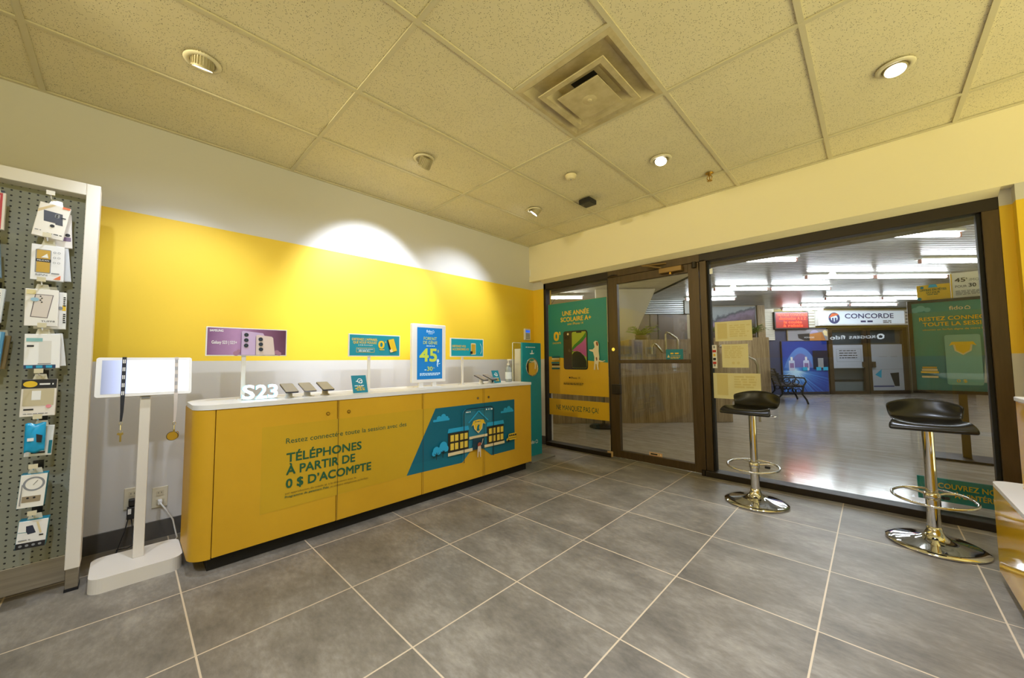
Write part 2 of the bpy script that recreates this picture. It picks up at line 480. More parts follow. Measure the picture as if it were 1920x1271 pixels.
d1 = sroot('door_1', (-1.63, 3.76, 0)); L = d1.location
f = MB()
f.box(-2.112 - L.x, FY0 - L.y, 1.99, -1.145 - L.x, FY1 - L.y, 2.062, BRZ)
f.build('door_head_frame', d1, bevel=0.002)
f = MB()
DY0, DY1 = 3.735, 3.785
for x0, z0, x1, z1 in ((-2.108, 0.012, -2.0, 1.985), (-1.247, 0.012, -1.150, 1.985), (-2.0, 0.012, -1.247, 0.088), (-2.0, 1.905, -1.247, 1.985)):
    f.box(x0 - L.x, DY0 - L.y, z0, x1 - L.x, DY1 - L.y, z1, BRZ)
f.build('door_frame', d1, bevel=0.003)
bx(d1, 'glass_pane', -2.0, 3.757, 0.088, -1.247, 3.763, 1.905, GLASS, 0)
bx(d1, 'push_bar', -2.0, 3.715, 1.028, -1.247, 3.735, 1.066, BRZ, 0.004)
h = MB().box(-2.075 - L.x, 3.70 - L.y, 0.695, -1.97 - L.x, 3.735 - L.y, 0.80, BRZD)
h.box(-2.01 - L.x, 3.685 - L.y, 0.71, -1.965 - L.x, 3.70 - L.y, 0.785, BRZD)
h.build('door_latch', d1, bevel=0.004)
MB().cyl((-2.053 - L.x, 3.722 - L.y, 1.182), (-2.053 - L.x, 3.736 - L.y, 1.182), 0.019, CHR, 24).build('lock_cylinder', d1, bevel=0.002)
CLB_ = mat('closer_bronze', '8A6E40', 0.35, 0.6)
k = MB().box(-1.505 - L.x, 3.675 - L.y, 1.925, -1.285 - L.x, 3.735 - L.y, 1.975, CLB_)
k.cyl((-1.40 - L.x, 3.70 - L.y, 1.905), (-1.40 - L.x, 3.70 - L.y, 1.93), 0.014, BRASS, 16)
cl = k.build('door_closer', d1, bevel=0.004)
a = MB().tube([(-1.49 - L.x, 3.70 - L.y, 1.985), (-1.60 - L.x, 3.64 - L.y, 2.012), (-1.655 - L.x, 3.61 - L.y, 2.02)], 0.008, CLB_, 8)
a.tube([(-1.655 - L.x, 3.61 - L.y, 2.02), (-1.56 - L.x, 3.70 - L.y, 2.03), (-1.45 - L.x, 3.735 - L.y, 2.03)], 0.008, CLB_, 8)
a.build('closer_arm', cl)
a = MB().cyl((-1.185 - L.x, 3.715 - L.y, 1.935), (-1.185 - L.x, 3.715 - L.y, 1.99), 0.02, BRZD, 16)
a.build('pivot_hinge', d1)
MB().cyl((-1.165 - L.x, 3.72 - L.y, 0.0), (-1.165 - L.x, 3.72 - L.y, 0.05), 0.018, BRZD, 16).build('pivot_hinge', d1)
MB().tube([(-2.10 - L.x, 3.725 - L.y, 1.995), (-2.06 - L.x, 3.705 - L.y, 2.0), (-2.02 - L.x, 3.71 - L.y, 2.004), (-1.985 - L.x, 3.73 - L.y, 2.0)], 0.006, BRZD, 8).build('door_contact_cable', d1)

# ================================================================== CEILING FIXTURES
def spotlight(x, y, aim, label, power, angle, tilt_drop, cone_blend=0.45, color=COOL, glow=14):
    t = thing('ceiling_spotlight', label, 'ceiling light', (x, y, ZC), 0, None)
    MB().lathe([(0.052, 0.0), (0.052, -0.006), (0.060, -0.007), (0.073, -0.005), (0.076, 0.0)], mat('lamp_trim', 'D9D0B2', 0.4), 48).build('trim_ring', t)
    c = Vector((0, 0, -tilt_drop))
    d = (Vector(aim) - Vector((x, y, ZC)) - c).normalized()
    q = d.to_track_quat('-Z', 'Y').to_matrix().to_4x4()
    tr = Matrix.Translation(c) @ q
    b = MB(); R = 0.046; LB = 0.066
    lm = mat('lamp_body', 'B4A988', 0.45)
    b.lathe([(0.0, LB), (R - 0.006, LB), (R - 0.006, 0.0), (R, 0.0), (R, -0.006), (R - 0.005, -0.007), (R - 0.006, 0.0)], lm, 40, tr, False)
    for i in range(24):
        a = 2 * PI * i / 24
        b.box(R - 0.007, -0.0016, 0.004, R, 0.0016, LB, lm, tr @ Matrix.Rotation(a, 4, 'Z'))
    bo = b.build('lamp_body', t)
    lens = mat('lamp_lens', 'FFFFFF', 0.3, emit=glow, emit_col='FFFFFF')
    MB().lathe([(0.0, -0.004), (R - 0.006, -0.004)], lens, 32, tr).build('lens', bo)
    pos = Vector((x, y, ZC)) + c + d * 0.03
    l = add_light('spot_beam', 'SPOT', pos, aim, power, color, 0.028, angle, cone_blend)
    return t
spotlight(-2.335, 0.208, (XW, 0.25, 0.85), 'tilted round ceiling spotlight left of the air vent, lens strip lit toward the left wall', 66, 74, 0.026, 0.75)
spotlight(-2.33, 1.48, (XW, 1.48, 1.62), 'ribbed ceiling spotlight swung fully toward the left wall, lens hidden', 150, 72, 0.056, 0.65)
spotlight(-2.37, 2.78, (XW, 2.35, 1.35), 'small tilted ceiling spotlight nearest the far left corner, beside the black box', 72, 80, 0.03, 0.8)
spotlight(-1.078, 2.74, (-0.95, 1.7, 0), 'bright round ceiling spotlight facing the room, between the vent and the sprinkler', 70, 80, 0.012)
spotlight(0.152, 2.72, (0.10, 2.0, 0), 'bright round ceiling spotlight at the right of the ceiling, above the nearer stool', 70, 80, 0.012)

# supply-air diffuser in a 2 x 2 ft ceiling opening
v = thing('air_vent', 'square dusty metal ceiling air vent with stepped cones', 'vent', ((vent_x0 + vent_x1) / 2, (vent_y0 + vent_y1) / 2, ZC))
VM = mottled('vent_metal', 'B9AA80', 'CDBf98'.upper(), 14, 0.5)
def sq_ring(mb, h0, z0, h1, z1, m):
    a = [(-h0, -h0, z0), (h0, -h0, z0), (h0, h0, z0), (-h0, h0, z0)]; b = [(-h1, -h1, z1), (h1, -h1, z1), (h1, h1, z1), (-h1, h1, z1)]
    mb.add(a + b, [(i, (i + 1) % 4, 4 + (i + 1) % 4, 4 + i) for i in range(4)], m)
b = MB()
sq_ring(b, 0.295, 0.0, 0.266, -0.002, VM); sq_ring(b, 0.266, -0.002, 0.225, 0.034, VM); sq_ring(b, 0.225, 0.034, 0.075, 0.048, VM)
b.box(-0.09, -0.09, 0.0485, 0.09, 0.09, 0.056, DARK)
b.build('outer_cone', v, solid=0.002)
b = MB(); sq_ring(b, 0.205, -0.026, 0.203, -0.030, VM); sq_ring(b, 0.203, -0.030, 0.172, -0.028, VM); sq_ring(b, 0.172, -0.028, 0.128, 0.016, VM)
b.build('middle_cone', v, solid=0.002)
b = MB(); b.box(-0.128, -0.128, -0.042, 0.128, 0.128, -0.038, VM); sq_ring(b, 0.128, -0.038, 0.10, -0.010, VM)
b.lathe([(0.0, -0.050), (0.010, -0.049), (0.013, -0.044), (0.036, -0.044), (0.040, -0.042)], VM, 32)
b.build('centre_plate', v, bevel=0.001)

t = thing('smoke_detector', 'small round white smoke detector on the ceiling', 'smoke detector', (-1.70, 2.46, ZC))
MB().lathe([(0.0, -0.034), (0.026, -0.034), (0.034, -0.030), (0.040, -0.014), (0.044, -0.012), (0.046, 0.0)], mat('detector_plastic', 'DCCFA6', 0.45), 40).build('detector_housing', t)
MB().lathe([(0.0, -0.0365), (0.005, -0.0365), (0.006, -0.034)], GREY, 16).build('test_button', t)

t = thing('motion_sensor', 'black boxy people counter sensor fixed to the ceiling', 'sensor', (-1.855, 2.95, ZC), 0.0)
MB().box(-0.06, -0.062, -0.05, 0.06, 0.062, -0.004, BLK).build('sensor_housing', t, bevel=0.008)
MB().box(-0.05, -0.05, -0.004, 0.05, 0.05, 0.0, BLK).build('mounting_plate', t)
MB().cyl((-0.035, -0.022, -0.0515), (-0.035, -0.022, -0.048), 0.010, mat('sensor_lens', '3A3A3C', 0.1), 20).build('sensor_lens', t)

t = thing('fire_sprinkler', 'brass fire sprinkler head hanging from the ceiling', 'sprinkler', (-0.884, 3.23, ZC))
MB().lathe([(0.030, 0.0), (0.030, -0.004), (0.012, -0.008), (0.012, -0.022), (0.0, -0.022)], BRASS, 28).build('escutcheon', t)
b = MB()
for s in (-1, 1): b.tube([(s * 0.010, 0, -0.02), (s * 0.019, 0, -0.034), (s * 0.016, 0, -0.048), (0.0, 0, -0.060)], 0.0032, BRASS, 8)
b.cyl((0, 0, -0.022), (0, 0, -0.058), 0.003, BRASS, 10)
b.build('sprinkler_yoke', t)
b = MB(); b.cyl((0, 0, -0.060), (0, 0, -0.063), 0.008, BRASS, 16)
for i in range(12): b.box(0.005, -0.0022, -0.0635, 0.020, 0.0022, -0.062, BRASS, Matrix.Rotation(2 * PI * i / 12, 4, 'Z'))
b.build('deflector', t)

# ================================================================== LEFT WALL FITTINGS
t = thing('corner_sensor', 'small white plastic sensor high on the left wall in the corner', 'sensor', (XW, 3.685, 2.22), PI / 2)
MB().box(-0.03, -0.022, -0.045, 0.03, -0.004, 0.045, WPL).build('sensor_cover', t, bevel=0.006)
MB().box(-0.024, -0.004, -0.038, 0.024, 0.0, 0.038, WPL).build('back_plate', t)

t = thing('alarm_keypad', 'white alarm keypad with a blue display beside the teal kiosk', 'keypad', (XW, 3.59, 1.405), PI / 2)
MB().box(-0.058, -0.026, -0.075, 0.058, 0.0, 0.075, WPL).build('keypad_housing', t, bevel=0.010)
Art(-0.0265).rect(-0.042, 0.022, 0.042, 0.055, mat('blue_display', '2C5CCC', 0.2, emit=1.0)).build('display', t)
b = MB()
for r in range(4):
    for q in range(3): b.box(-0.036 + q * 0.026, -0.029, -0.058 + r * 0.019, -0.016 + q * 0.026, -0.0262, -0.046 + r * 0.019, GREY)
b.build('key_field', t)

def wall_plate(y, z, name, label, kind):
    t = thing(name, label, 'outlet', (XW, y, z), PI / 2)
    MB().box(-0.036, -0.006, -0.062, 0.036, 0.0, 0.062, mat('plate_plastic', 'D8CFB6', 0.4)).build('cover_plate', t, bevel=0.004)
    for s in (-1, 1):
        b = MB()
        b.box(-0.017, -0.0085, s * 0.026 - 0.015, 0.017, -0.006, s * 0.026 + 0.015, mat('socket_plastic', 'C9BFA4', 0.4))
        for q in (-0.007, 0.007): b.box(q - 0.0012, -0.0088, s * 0.026 - 0.003, q + 0.0012, -0.0084, s * 0.026 + 0.006, INK)
        b.build('socket', t)
    return t
wall_plate(0.168, 0.245, 'wall_outlet', 'beige wall outlet plate right of the light box post, white plug in it', 0)
wall_plate(0.048, 0.270, 'wall_outlet', 'beige wall outlet plate left of the light box post, black adapter in it', 0)

# ================================================================== PEGBOARD DISPLAY
def pegboard_mat():
    m = mat('pegboard', '8C8C76', 0.6); t = NT(m); p, xyz = t.pos()
    fy = t.math('SUBTRACT', t.math('FRACT', t.math('DIVIDE', t.math('ADD', xyz[1], 20), 0.0254)), 0.5)
    fz = t.math('SUBTRACT', t.math('FRACT', t.math('DIVIDE', t.math('ADD', xyz[2], 20), 0.0254)), 0.5)
    r = t.math('ADD', t.math('MULTIPLY', fy, fy), t.math('MULTIPLY', fz, fz))
    hole = t.math('LESS_THAN', r, 0.022)
    base = t.mix(t.noise(p, 9, 3), lin('86877A'), lin('979885'))
    t.l(t.mix(hole, base, lin('15150F')), t.b.inputs['Base Color'])
    return m
PEG = pegboard_mat()
GX, GYY = -2.765, -0.15
t = thing('pegboard_display', 'white framed pegboard display unit standing against the left wall', 'display rack', (GX, GYY, 0), PI / 2)
MB().box(-1.25, 0.075, 0.155, -0.02, 0.085, 1.91, PEG).build('pegboard_panel', t)
MB().box(-0.023, 0.0, 0.105, 0.025, 0.10, 1.967, WMET).build('upright', t, bevel=0.003)
MB().box(-1.30, 0.0, 0.105, -1.25, 0.10, 1.967, WMET).build('upright', t, bevel=0.003)
MB().box(-1.25, 0.0, 1.907, -0.023, 0.10, 1.967, WMET).build('top_beam', t, bevel=0.003)
MB().box(-1.25, 0.07, 0.035, -0.023, 0.086, 0.155, STEEL).build('kick_panel', t, bevel=0.002)
for x in (-0.02, -1.297):
    MB().box(x, 0.012, 0.012, x + 0.042, 0.09, 0.105, STEEL).build('foot', t, bevel=0.002)
    MB().box(x - 0.002, 0.008, 0.0, x + 0.044, 0.094, 0.012, BLK).build('foot_pad', t)

def hook(y, z, what):
    h = thing('display_hook', 'wire display hook on the pegboard holding the ' + what, 'hook', (-2.84, y, z), PI / 2, 'wire hooks on the pegboard')
    b = MB(); b.tube([(0, -0.002, 0), (0, -0.125, 0.0), (0, -0.145, 0.012)], 0.0028, CHR, 8)
    b.build('hook_wire', h)
    MB().box(-0.016, -0.004, -0.018, 0.016, -0.0005, 0.022, BLK).build('back_plate', h)
    MB().box(-0.013, -0.150, 0.010, 0.013, -0.147, 0.030, mat('tag_holder', 'D8CFB0', 0.3)).build('price_tag_holder', h)
PK_X = -2.73
def package(name, label, y, z, w, h, tilt=0.0, depth=0.022, x=PK_X, face='F0EEEA', side=None, art=None, what=None, tab=True, hz=None):
    """a boxed accessory hung by its tab; (y, z) is the centre of the face"""
    r = thing(name, label, 'package', (x, y, z), PI / 2, 'accessory packages on the pegboard')
    r.rotation_euler = (0, -math.radians(tilt), PI / 2)
    fm = mat('card_' + face, face, 0.4); sm = mat('card_' + side, side, 0.45) if side else fm
    b = MB(); b.box(-w / 2, 0.0, -h / 2, w / 2, depth, h / 2, sm); b.box(-w / 2 + 0.0008, -0.0006, -h / 2 + 0.0008, w / 2 - 0.0008, 0.001, h / 2 - 0.0008, fm)
    bo = b.build('carton', r, bevel=0.0015, seg=1)
    if art:
        a = Art(-0.0007); art(a, w, h); a.build('printed_front', r)
    if tab:
        tb = MB(); tb.prism([(-0.022, h / 2 - 0.001), (0.022, h / 2 - 0.001), (0.016, h / 2 + 0.024), (-0.016, h / 2 + 0.024)], depth * 0.4, depth * 0.4 + 0.001, mat('clear_tab', 'CFCBB8', 0.2), 'y')
        tb.build('hang_tab', r)
    return r
def a1(a, w, h):
    a.poly([(-0.030, 0.045), (0.027, 0.043), (0.036, -0.012), (0.014, -0.012), (0.012, -0.006), (-0.022, -0.006)], mat('wallet_navy', '2A2A36', 0.4))
    a.poly([(-0.046, 0.045), (-0.010, 0.078), (0.002, 0.078), (-0.046, 0.030)], mat('tan_print', 'D8C08A', 0.4))
    a.rrect(0.006, 0.020, 0.020, 0.038, 0.004, GREY).disc(0.012, 0.033, 0.0035, INK).disc(0.012, 0.025, 0.0035, INK)
    a.rect(0.022, 0.070, 0.045, 0.080, ORANGE).disc(0.006, -0.022, 0.007, INK).rect(0.024, 0.022, 0.040, 0.027, INK)
    a.scribble(-0.040, -0.055, -0.020, 0.004, GREY).scribble(-0.004, -0.062, 0.042, 0.004, INK)
def a1b(a, w, h): a.disc(0.030, -0.02, 0.008, INK).rect(0.01, -0.05, 0.04, -0.03, mat('purple_print', '77607C', 0.4))
def a2(a, w, h):
    a.rrect(-0.036, -0.050, 0.010, 0.060, 0.005, GREY).rect(-0.032, -0.046, 0.007, 0.057, YPD).rect(-0.034, 0.002, 0.010, 0.016, INK)
    a.text('PELICAN', -0.030, 0.006, 0.006, WINK, w=0.034)
    a.poly([(-0.020, 0.022), (-0.002, 0.042), (0.002, 0.022)], WINK)
    a.poly([(0.018, -0.076), (0.040, -0.076), (0.040, -0.056)], ORANGE).rect(0.012, -0.052, 0.036, -0.046, GREY)
    a.scribble(-0.034, -0.058, 0.006, 0.003, GREY, 2)
    for i in range(3):
        for j in range(2): a.ring(0.020 + j * 0.013, 0.050 - i * 0.024, 0.003, 0.0045, GREY, 14)
def a3(a, w, h):
    a.poly([(-0.020, 0.062), (0.034, 0.060), (0.018, -0.048), (-0.032, -0.044)], mat('case_outline', '6F6468', 0.4))
    a.poly([(-0.017, 0.059), (0.031, 0.057), (0.016, -0.045), (-0.029, -0.041)], mat('case_clear', 'DCD2CC', 0.3))
    for i in range(4): a.disc(-0.004 + 0.004 * (i % 2), 0.052 - 0.009 * i, 0.0028, INK)
    a.disc(-0.020, 0.036, 0.012, mat('pale_blue_print', '9CC4DC', 0.4), 0.009).rect(-0.044, 0.060, -0.018, 0.080, mat('pale_gold', 'E6D8A0', 0.4))
    a.text('TUFF8', 0.0, -0.066, 0.007, INK, w=0.040)
def a3b(a, w, h):
    v = Art(0)
    a.rect(0.038, -0.085, 0.0475, 0.085, WINK)
    a.rect(0.036, 0.0, 0.0475, 0.026, YP).disc(0.030, 0.012, 0.008, GREY)
    a.scribble(0.039, 0.06, 0.047, 0.006, INK, 5).scribble(0.039, -0.02, 0.047, 0.006, INK, 5)
def a4(a, w, h):
    a.rect(-0.010, -0.055, 0.026, 0.048, mat('charger_white', 'E2E0DC', 0.3)).rect(-0.012, -0.059, 0.026, -0.055, GREY)
    a.rect(-0.046, 0.044, 0.0, 0.060, mat('pale_teal', '8CC0C4', 0.4)).scribble(-0.044, 0.020, -0.020, 0.008, INK)
    a.rect(-0.051, -0.0785, 0.040, -0.062, mat('navy_print', '1D3B66', 0.4))
    for i in range(3): a.rect(-0.044 + i * 0.028, -0.076, -0.026 + i * 0.028, -0.065, BLUE)
def a5(a, w, h):
    a.rect(-0.050, 0.042, 0.050, 0.083, INK).disc(-0.026, 0.062, 0.020, YP, 0.014).scribble(0.0, 0.058, 0.044, 0.007, WINK)
    a.rect(-0.044, -0.035, 0.044, 0.040, mat('tan_case', 'C8BC9C', 0.4)).rect(-0.020, -0.010, 0.006, 0.032, WINK)
    a.scribble(-0.040, -0.055, -0.010, 0.007, INK).disc(0.030, -0.040, 0.008, mat('pink_print', 'E8909C', 0.4)).scribble(-0.040, -0.072, 0.044, 0.003, GREY)
def a6(a, w, h): a.rect(0.028, -0.06, 0.038, 0.0, TEAL).rect(-0.020, -0.056, 0.020, -0.048, INK)
def a7(a, w, h):
    a.ring(0.002, 0.030, 0.024, 0.031, GREY).line([(0.0, 0.025), (0.012, 0.045)], 0.0015, INK)
    a.rect(-0.026, -0.048, 0.026, -0.022, mat('taupe_print', '9C8C72', 0.5)).disc(-0.010, -0.030, 0.004, INK).disc(0.008, -0.030, 0.004, INK)
    a.line([(-0.030, 0.030), (-0.030, -0.060)], 0.003, GREY)
def a8(a, w, h):
    a.poly([(-0.020, 0.036), (-0.002, 0.038), (0.010, 0.004), (-0.012, 0.0), (-0.018, 0.014)], mat('charger_navy', '2C3248', 0.4))
    a.line([(-0.040, 0.012), (-0.016, 0.010)], 0.002, TEAL).rect(0.020, -0.012, 0.032, -0.006, INK).line([(0.010, 0.050), (0.024, 0.0)], 0.006, CREAM)
    a.rect(-0.041, -0.059, 0.041, -0.034, INK)
    for i in range(4): a.disc(-0.028 + i * 0.018, -0.046, 0.005, GREY)
    a.scribble(-0.036, -0.024, 0.0, 0.004, GREY)
package('accessory_box', 'tilted white box with a dark wallet phone case picture, topmost on the pegboard', -0.271, 1.738, 0.093, 0.160, -7.3, 0.02, -2.725, 'F2EDE6', None, a1)
package('accessory_box', 'white box half hidden behind the topmost wallet case box', -0.255, 1.712, 0.086, 0.165, 3, 0.018, -2.775, 'E6DFD8', None, a1b)
package('accessory_box', 'white box with a gold phone and an orange corner, second from the top', -0.275, 1.541, 0.097, 0.164, 0.5, 0.024, PK_X, 'F0F0F4', None, a2)
package('accessory_box', 'white box whose edge shows behind the gold phone box', -0.262, 1.545, 0.100, 0.160, 5, 0.02, -2.775, 'D6D8DA', None, None)
package('accessory_box', 'white box with a slanted clear phone case, third from the top', -0.284, 1.331, 0.096, 0.169, 0.8, 0.016, PK_X, 'F3F0EC', None, a3)
package('accessory_box', 'white box with a yellow square at its edge, behind the clear phone case box', -0.262, 1.324, 0.096, 0.176, 1.0, 0.018, -2.765, 'EDEBE8', None, a3b)
package('accessory_box', 'white charger box with a navy stripe at its foot, fourth from the top', -0.274, 1.131, 0.103, 0.157, 1.0, 0.018, PK_X, 'F4F4F4', None, a4)
package('accessory_box', 'plain white box leaning behind the charger box with the navy stripe', -0.258, 1.136, 0.090, 0.155, 6, 0.018, -2.77, 'E8E8E8', None, None)
package('accessory_box', 'box with a black header and a yellow oval, fifth from the top', -0.276, 0.920, 0.100, 0.166, -0.5, 0.03, PK_X, 'EDE6DC', None, a5)
package('accessory_box', 'white card with teal edge behind the bright blue pouch', -0.268, 0.723, 0.078, 0.135, -2.3, 0.016, -2.75, 'EEF0F0', None, a6)
r = thing('accessory_pouch', 'bright blue plastic pouch hanging in front of a white card', 'package', (-2.722, -0.278, 0.742), PI / 2, 'accessory packages on the pegboard')
b = MB(); n = 10
vs = [((-0.5 + i / n) * 0.058, -0.012 * math.sin(PI * i / n) * math.sin(PI * j / n) - 0.002 * math.sin(5 * i + 3 * j), (-0.5 + j / n) * 0.128 + 0.004 * math.sin(9 * i / n)) for j in range(n + 1) for i in range(n + 1)]
b.add(vs, [(j * (n + 1) + i, j * (n + 1) + i + 1, (j + 1) * (n + 1) + i + 1, (j + 1) * (n + 1) + i) for j in range(n) for i in range(n)], mat('pouch_blue', '22A6DA', 0.2), True)
b.build('pouch_bag', r, solid=0.003)
Art(-0.0155).poly([(0.004, 0.018), (0.022, 0.010), (0.020, -0.022), (0.006, -0.018)], INK).rect(-0.020, -0.012, -0.002, 0.002, WINK).build('printed_front', r)
package('accessory_box', 'box with a round grey charging ring and teal side, second from the bottom', -0.276, 0.509, 0.076, 0.145, -3.0, 0.05, -2.72, 'F2EFE6', '1E7E96', a7)
package('accessory_box', 'box with a small dark charger and black foot, lowest on the pegboard', -0.269, 0.320, 0.084, 0.119, -3.5, 0.05, -2.72, 'F0EFEC', '1E7E96', a8)
def l1(a, w, h): a.rect(-0.030, -0.08, 0.028, 0.08, RED).line([(0.020, -0.075), (0.020, 0.07)], 0.002, WINK)
def l3(a, w, h): a.rect(0.012, -0.07, 0.030, 0.07, WINK).rect(0.014, -0.010, 0.028, 0.010, YP).scribble(0.015, 0.05, 0.028, 0.006, INK, 4)
def l4(a, w, h): a.rect(0.0, -0.08, 0.030, 0.08, mat('pale_blue_print2', '8CC0DC', 0.4)).line([(0.012, -0.07), (0.016, 0.07)], 0.003, WINK)
package('accessory_box', 'red box cut off by the left edge of the picture', -0.438, 1.748, 0.072, 0.165, 0, 0.02, -2.73, 'E8E0D8', None, l1)
package('accessory_box', 'dull blue box at the left edge under the red box', -0.440, 1.524, 0.070, 0.150, 4, 0.02, -2.73, '7C9CB4', None, None)
package('accessory_box', 'white box with a yellow mark at the left edge of the picture', -0.428, 1.331, 0.076, 0.150, -3, 0.02, -2.73, 'DDE4EA', None, l3)
package('accessory_box', 'light blue box at the left edge under the yellow marked one', -0.423, 1.135, 0.076, 0.162, -3, 0.02, -2.73, '4C90B8', None, l4)
package('accessory_box', 'brown box peeking out behind the light blue box at the left edge', -0.405, 1.128, 0.060, 0.150, -4, 0.02, -2.78, '8E7A52', None, None)
for y, z, w in ((-0.275, 1.842, 'topmost wallet case box'), (-0.278, 1.643, 'gold phone box'), (-0.286, 1.436, 'clear phone case box'), (-0.276, 1.228, 'navy striped charger box'),
                (-0.277, 1.022, 'box with the yellow oval'), (-0.272, 0.818, 'blue pouch'), (-0.275, 0.600, 'grey charging ring box'), (-0.270, 0.397, 'lowest charger box'),
                (-0.438, 1.848, 'red box'), (-0.440, 1.618, 'dull blue box'), (-0.428, 1.424, 'yellow marked box'), (-0.423, 1.234, 'light blue box')):
    hook(y, z, w)

# ================================================================== LIGHT BOX ON A STAND
t = thing('light_box_stand', 'white post stand with a glowing light box panel on a flat base', 'light box', (-2.78, 0.073, 0), PI / 2)
def rr_pts(x0, y0, x1, y1, r, n=8):
    pts = []
    for qx, qy, a0 in ((x1 - r, y0 + r, -90), (x1 - r, y1 - r, 0), (x0 + r, y1 - r, 90), (x0 + r, y0 + r, 180)):
        for i in range(n + 1):
            a = math.radians(a0 + 90.0 * i / n); pts.append((qx + r * math.cos(a), qy + r * math.sin(a)))
    return pts
MB().prism(rr_pts(-0.168, -0.14, 0.165, 0.15, 0.05), 0.0, 0.068, WMET).build('base', t, bevel=0.006)
MB().box(-0.021, 0.006, 0.068, 0.021, 0.034, 0.93, WMET).build('post', t, bevel=0.003)
MB().box(-0.016, 0.0, 0.885, 0.016, 0.006, 0.905, GREY).build('post_bracket', t)
TL = Matrix.Translation((0.0, 0.0, 0.900)) @ Matrix.Rotation(math.radians(-12), 4, 'X')
hd = MB(); pr = rr_pts(-0.183, 0.0, 0.183, 0.205, 0.012)
n = len(pr)
v0 = [TL @ Vector((a, -0.012, b)) for a, b in pr]; v1 = [TL @ Vector((a, 0.014, b)) for a, b in pr]
hd.add(v0 + v1, [(i, (i + 1) % n, n + (i + 1) % n, n + i) for i in range(n)] , WPL); hd.add(v0, [tuple(range(n))], WPL); hd.add(v1, [tuple(range(n))[::-1]], WPL)
hd.build('light_box_frame', t, bevel=0.002)
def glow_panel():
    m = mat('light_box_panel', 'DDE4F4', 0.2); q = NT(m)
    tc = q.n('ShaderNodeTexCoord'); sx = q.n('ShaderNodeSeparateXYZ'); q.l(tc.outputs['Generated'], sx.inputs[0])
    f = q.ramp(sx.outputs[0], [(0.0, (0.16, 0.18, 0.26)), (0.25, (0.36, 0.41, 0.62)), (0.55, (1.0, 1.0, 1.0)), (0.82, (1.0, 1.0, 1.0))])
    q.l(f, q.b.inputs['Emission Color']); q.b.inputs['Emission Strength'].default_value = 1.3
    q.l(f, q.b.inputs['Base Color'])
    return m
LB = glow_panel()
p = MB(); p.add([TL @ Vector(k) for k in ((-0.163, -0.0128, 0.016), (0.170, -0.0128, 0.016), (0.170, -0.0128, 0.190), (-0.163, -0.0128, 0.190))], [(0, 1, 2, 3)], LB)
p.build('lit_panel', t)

def lanyard(dy, label, strap_m, mark_m, bottom, charm):
    """strap looped over the light box panel; local frame facing the room"""
    t = thing('lanyard', label, 'lanyard', (-2.78, 0.073 + dy, 0), PI / 2)
    top = TL @ Vector((0, -0.0135, 0.2065)); mid = TL @ Vector((0, -0.0145, -0.002)); back = TL @ Vector((0, 0.016, 0.2065)); bk2 = TL @ Vector((0, 0.016, 0.10))
    path = [bk2, back, top, mid, Vector((0, mid.y - 0.003, 0.86)), Vector((0.0, mid.y - 0.003, bottom + 0.05)), Vector((-0.002, mid.y - 0.003, bottom))]
    wd_ = [0.008, 0.008, 0.008, 0.008, 0.007, 0.006, 0.004]
    b = MB(); v = []
    for q, w in zip(path, wd_): v += [(q.x - w, q.y, q.z), (q.x + w, q.y, q.z)]
    b.add(v, [(2 * i, 2 * i + 1, 2 * i + 3, 2 * i + 2) for i in range(len(path) - 1)], strap_m)
    k = b
    for i in range(5):
        f = i / 5.0 + 0.06
        c = top.lerp(mid, f); d = (mid - top).normalized()
        for j in range(2):
            x0 = -0.005 + j * 0.006
            k.add([(x0, c.y - 0.0022, c.z), (x0 + 0.0035, c.y - 0.0022, c.z), (x0 + 0.0035, c.y - 0.0022 + d.y * 0.02, c.z + d.z * 0.02), (x0, c.y - 0.0022 + d.y * 0.02, c.z + d.z * 0.02)], [(3, 2, 1, 0)], mark_m)
    b.build('strap', t, solid=0.0012)
    y = mid.y - 0.003
    MB().tube([(0.006 * math.cos(a) - 0.002, y, bottom - 0.008 + 0.009 * math.sin(a)) for a in [2 * PI * i / 14 for i in range(14)]], 0.0016, CHR, 6, True).build('swivel_ring', t)
    MB().cyl((-0.002, y, bottom - 0.016), (-0.002, y, bottom - 0.040), 0.0035, CHR, 10).build('clip', t)
    charm(t, y, bottom - 0.040)
def key_charm(t, y, z):
    b = MB()
    b.tube([(-0.002 + 0.008 * math.cos(a), y, z - 0.008 + 0.008 * math.sin(a)) for a in [2 * PI * i / 14 for i in range(14)]], 0.0012, CHR, 6, True)
    b.prism([(-0.012, z - 0.014), (0.008, z - 0.014), (0.010, z - 0.022), (0.003, z - 0.028), (0.003, z - 0.060), (-0.004, z - 0.060), (-0.004, z - 0.028), (-0.014, z - 0.022)], y - 0.001, y + 0.001, mat('key_metal', 'A08A50', 0.3, 1.0), 'y')
    b.build('key', t)
def medal_charm(t, y, z):
    b = MB()
    b.cyl((-0.008, y - 0.003, z - 0.034), (-0.008, y + 0.003, z - 0.034), 0.022, mat('medal_gold', 'C09A3A', 0.3, 0.9), 28)
    b.tube([(0.012 + 0.006 * math.cos(a), y, z - 0.030 + 0.018 * math.sin(a)) for a in [2 * PI * i / 16 for i in range(16)]], 0.0016, mat('medal_gold', 'C09A3A'), 6, True)
    b.tube([(-0.008 + 0.023 * math.cos(a), y, z - 0.034 + 0.023 * math.sin(a)) for a in [2 * PI * i / 24 for i in range(24)]], 0.0016, BLK, 6, True)
    b.build('medallion', t)
    MB().box(-0.006, y - 0.002, z - 0.018, 0.002, y + 0.002, z, mat('key_metal', 'A08A50')).build('tag_link', t)
lanyard(-0.085, 'black printed lanyard with a key hanging over the light box', mat('lanyard_black', '22242C', 0.7), WINK, 0.775, key_charm)
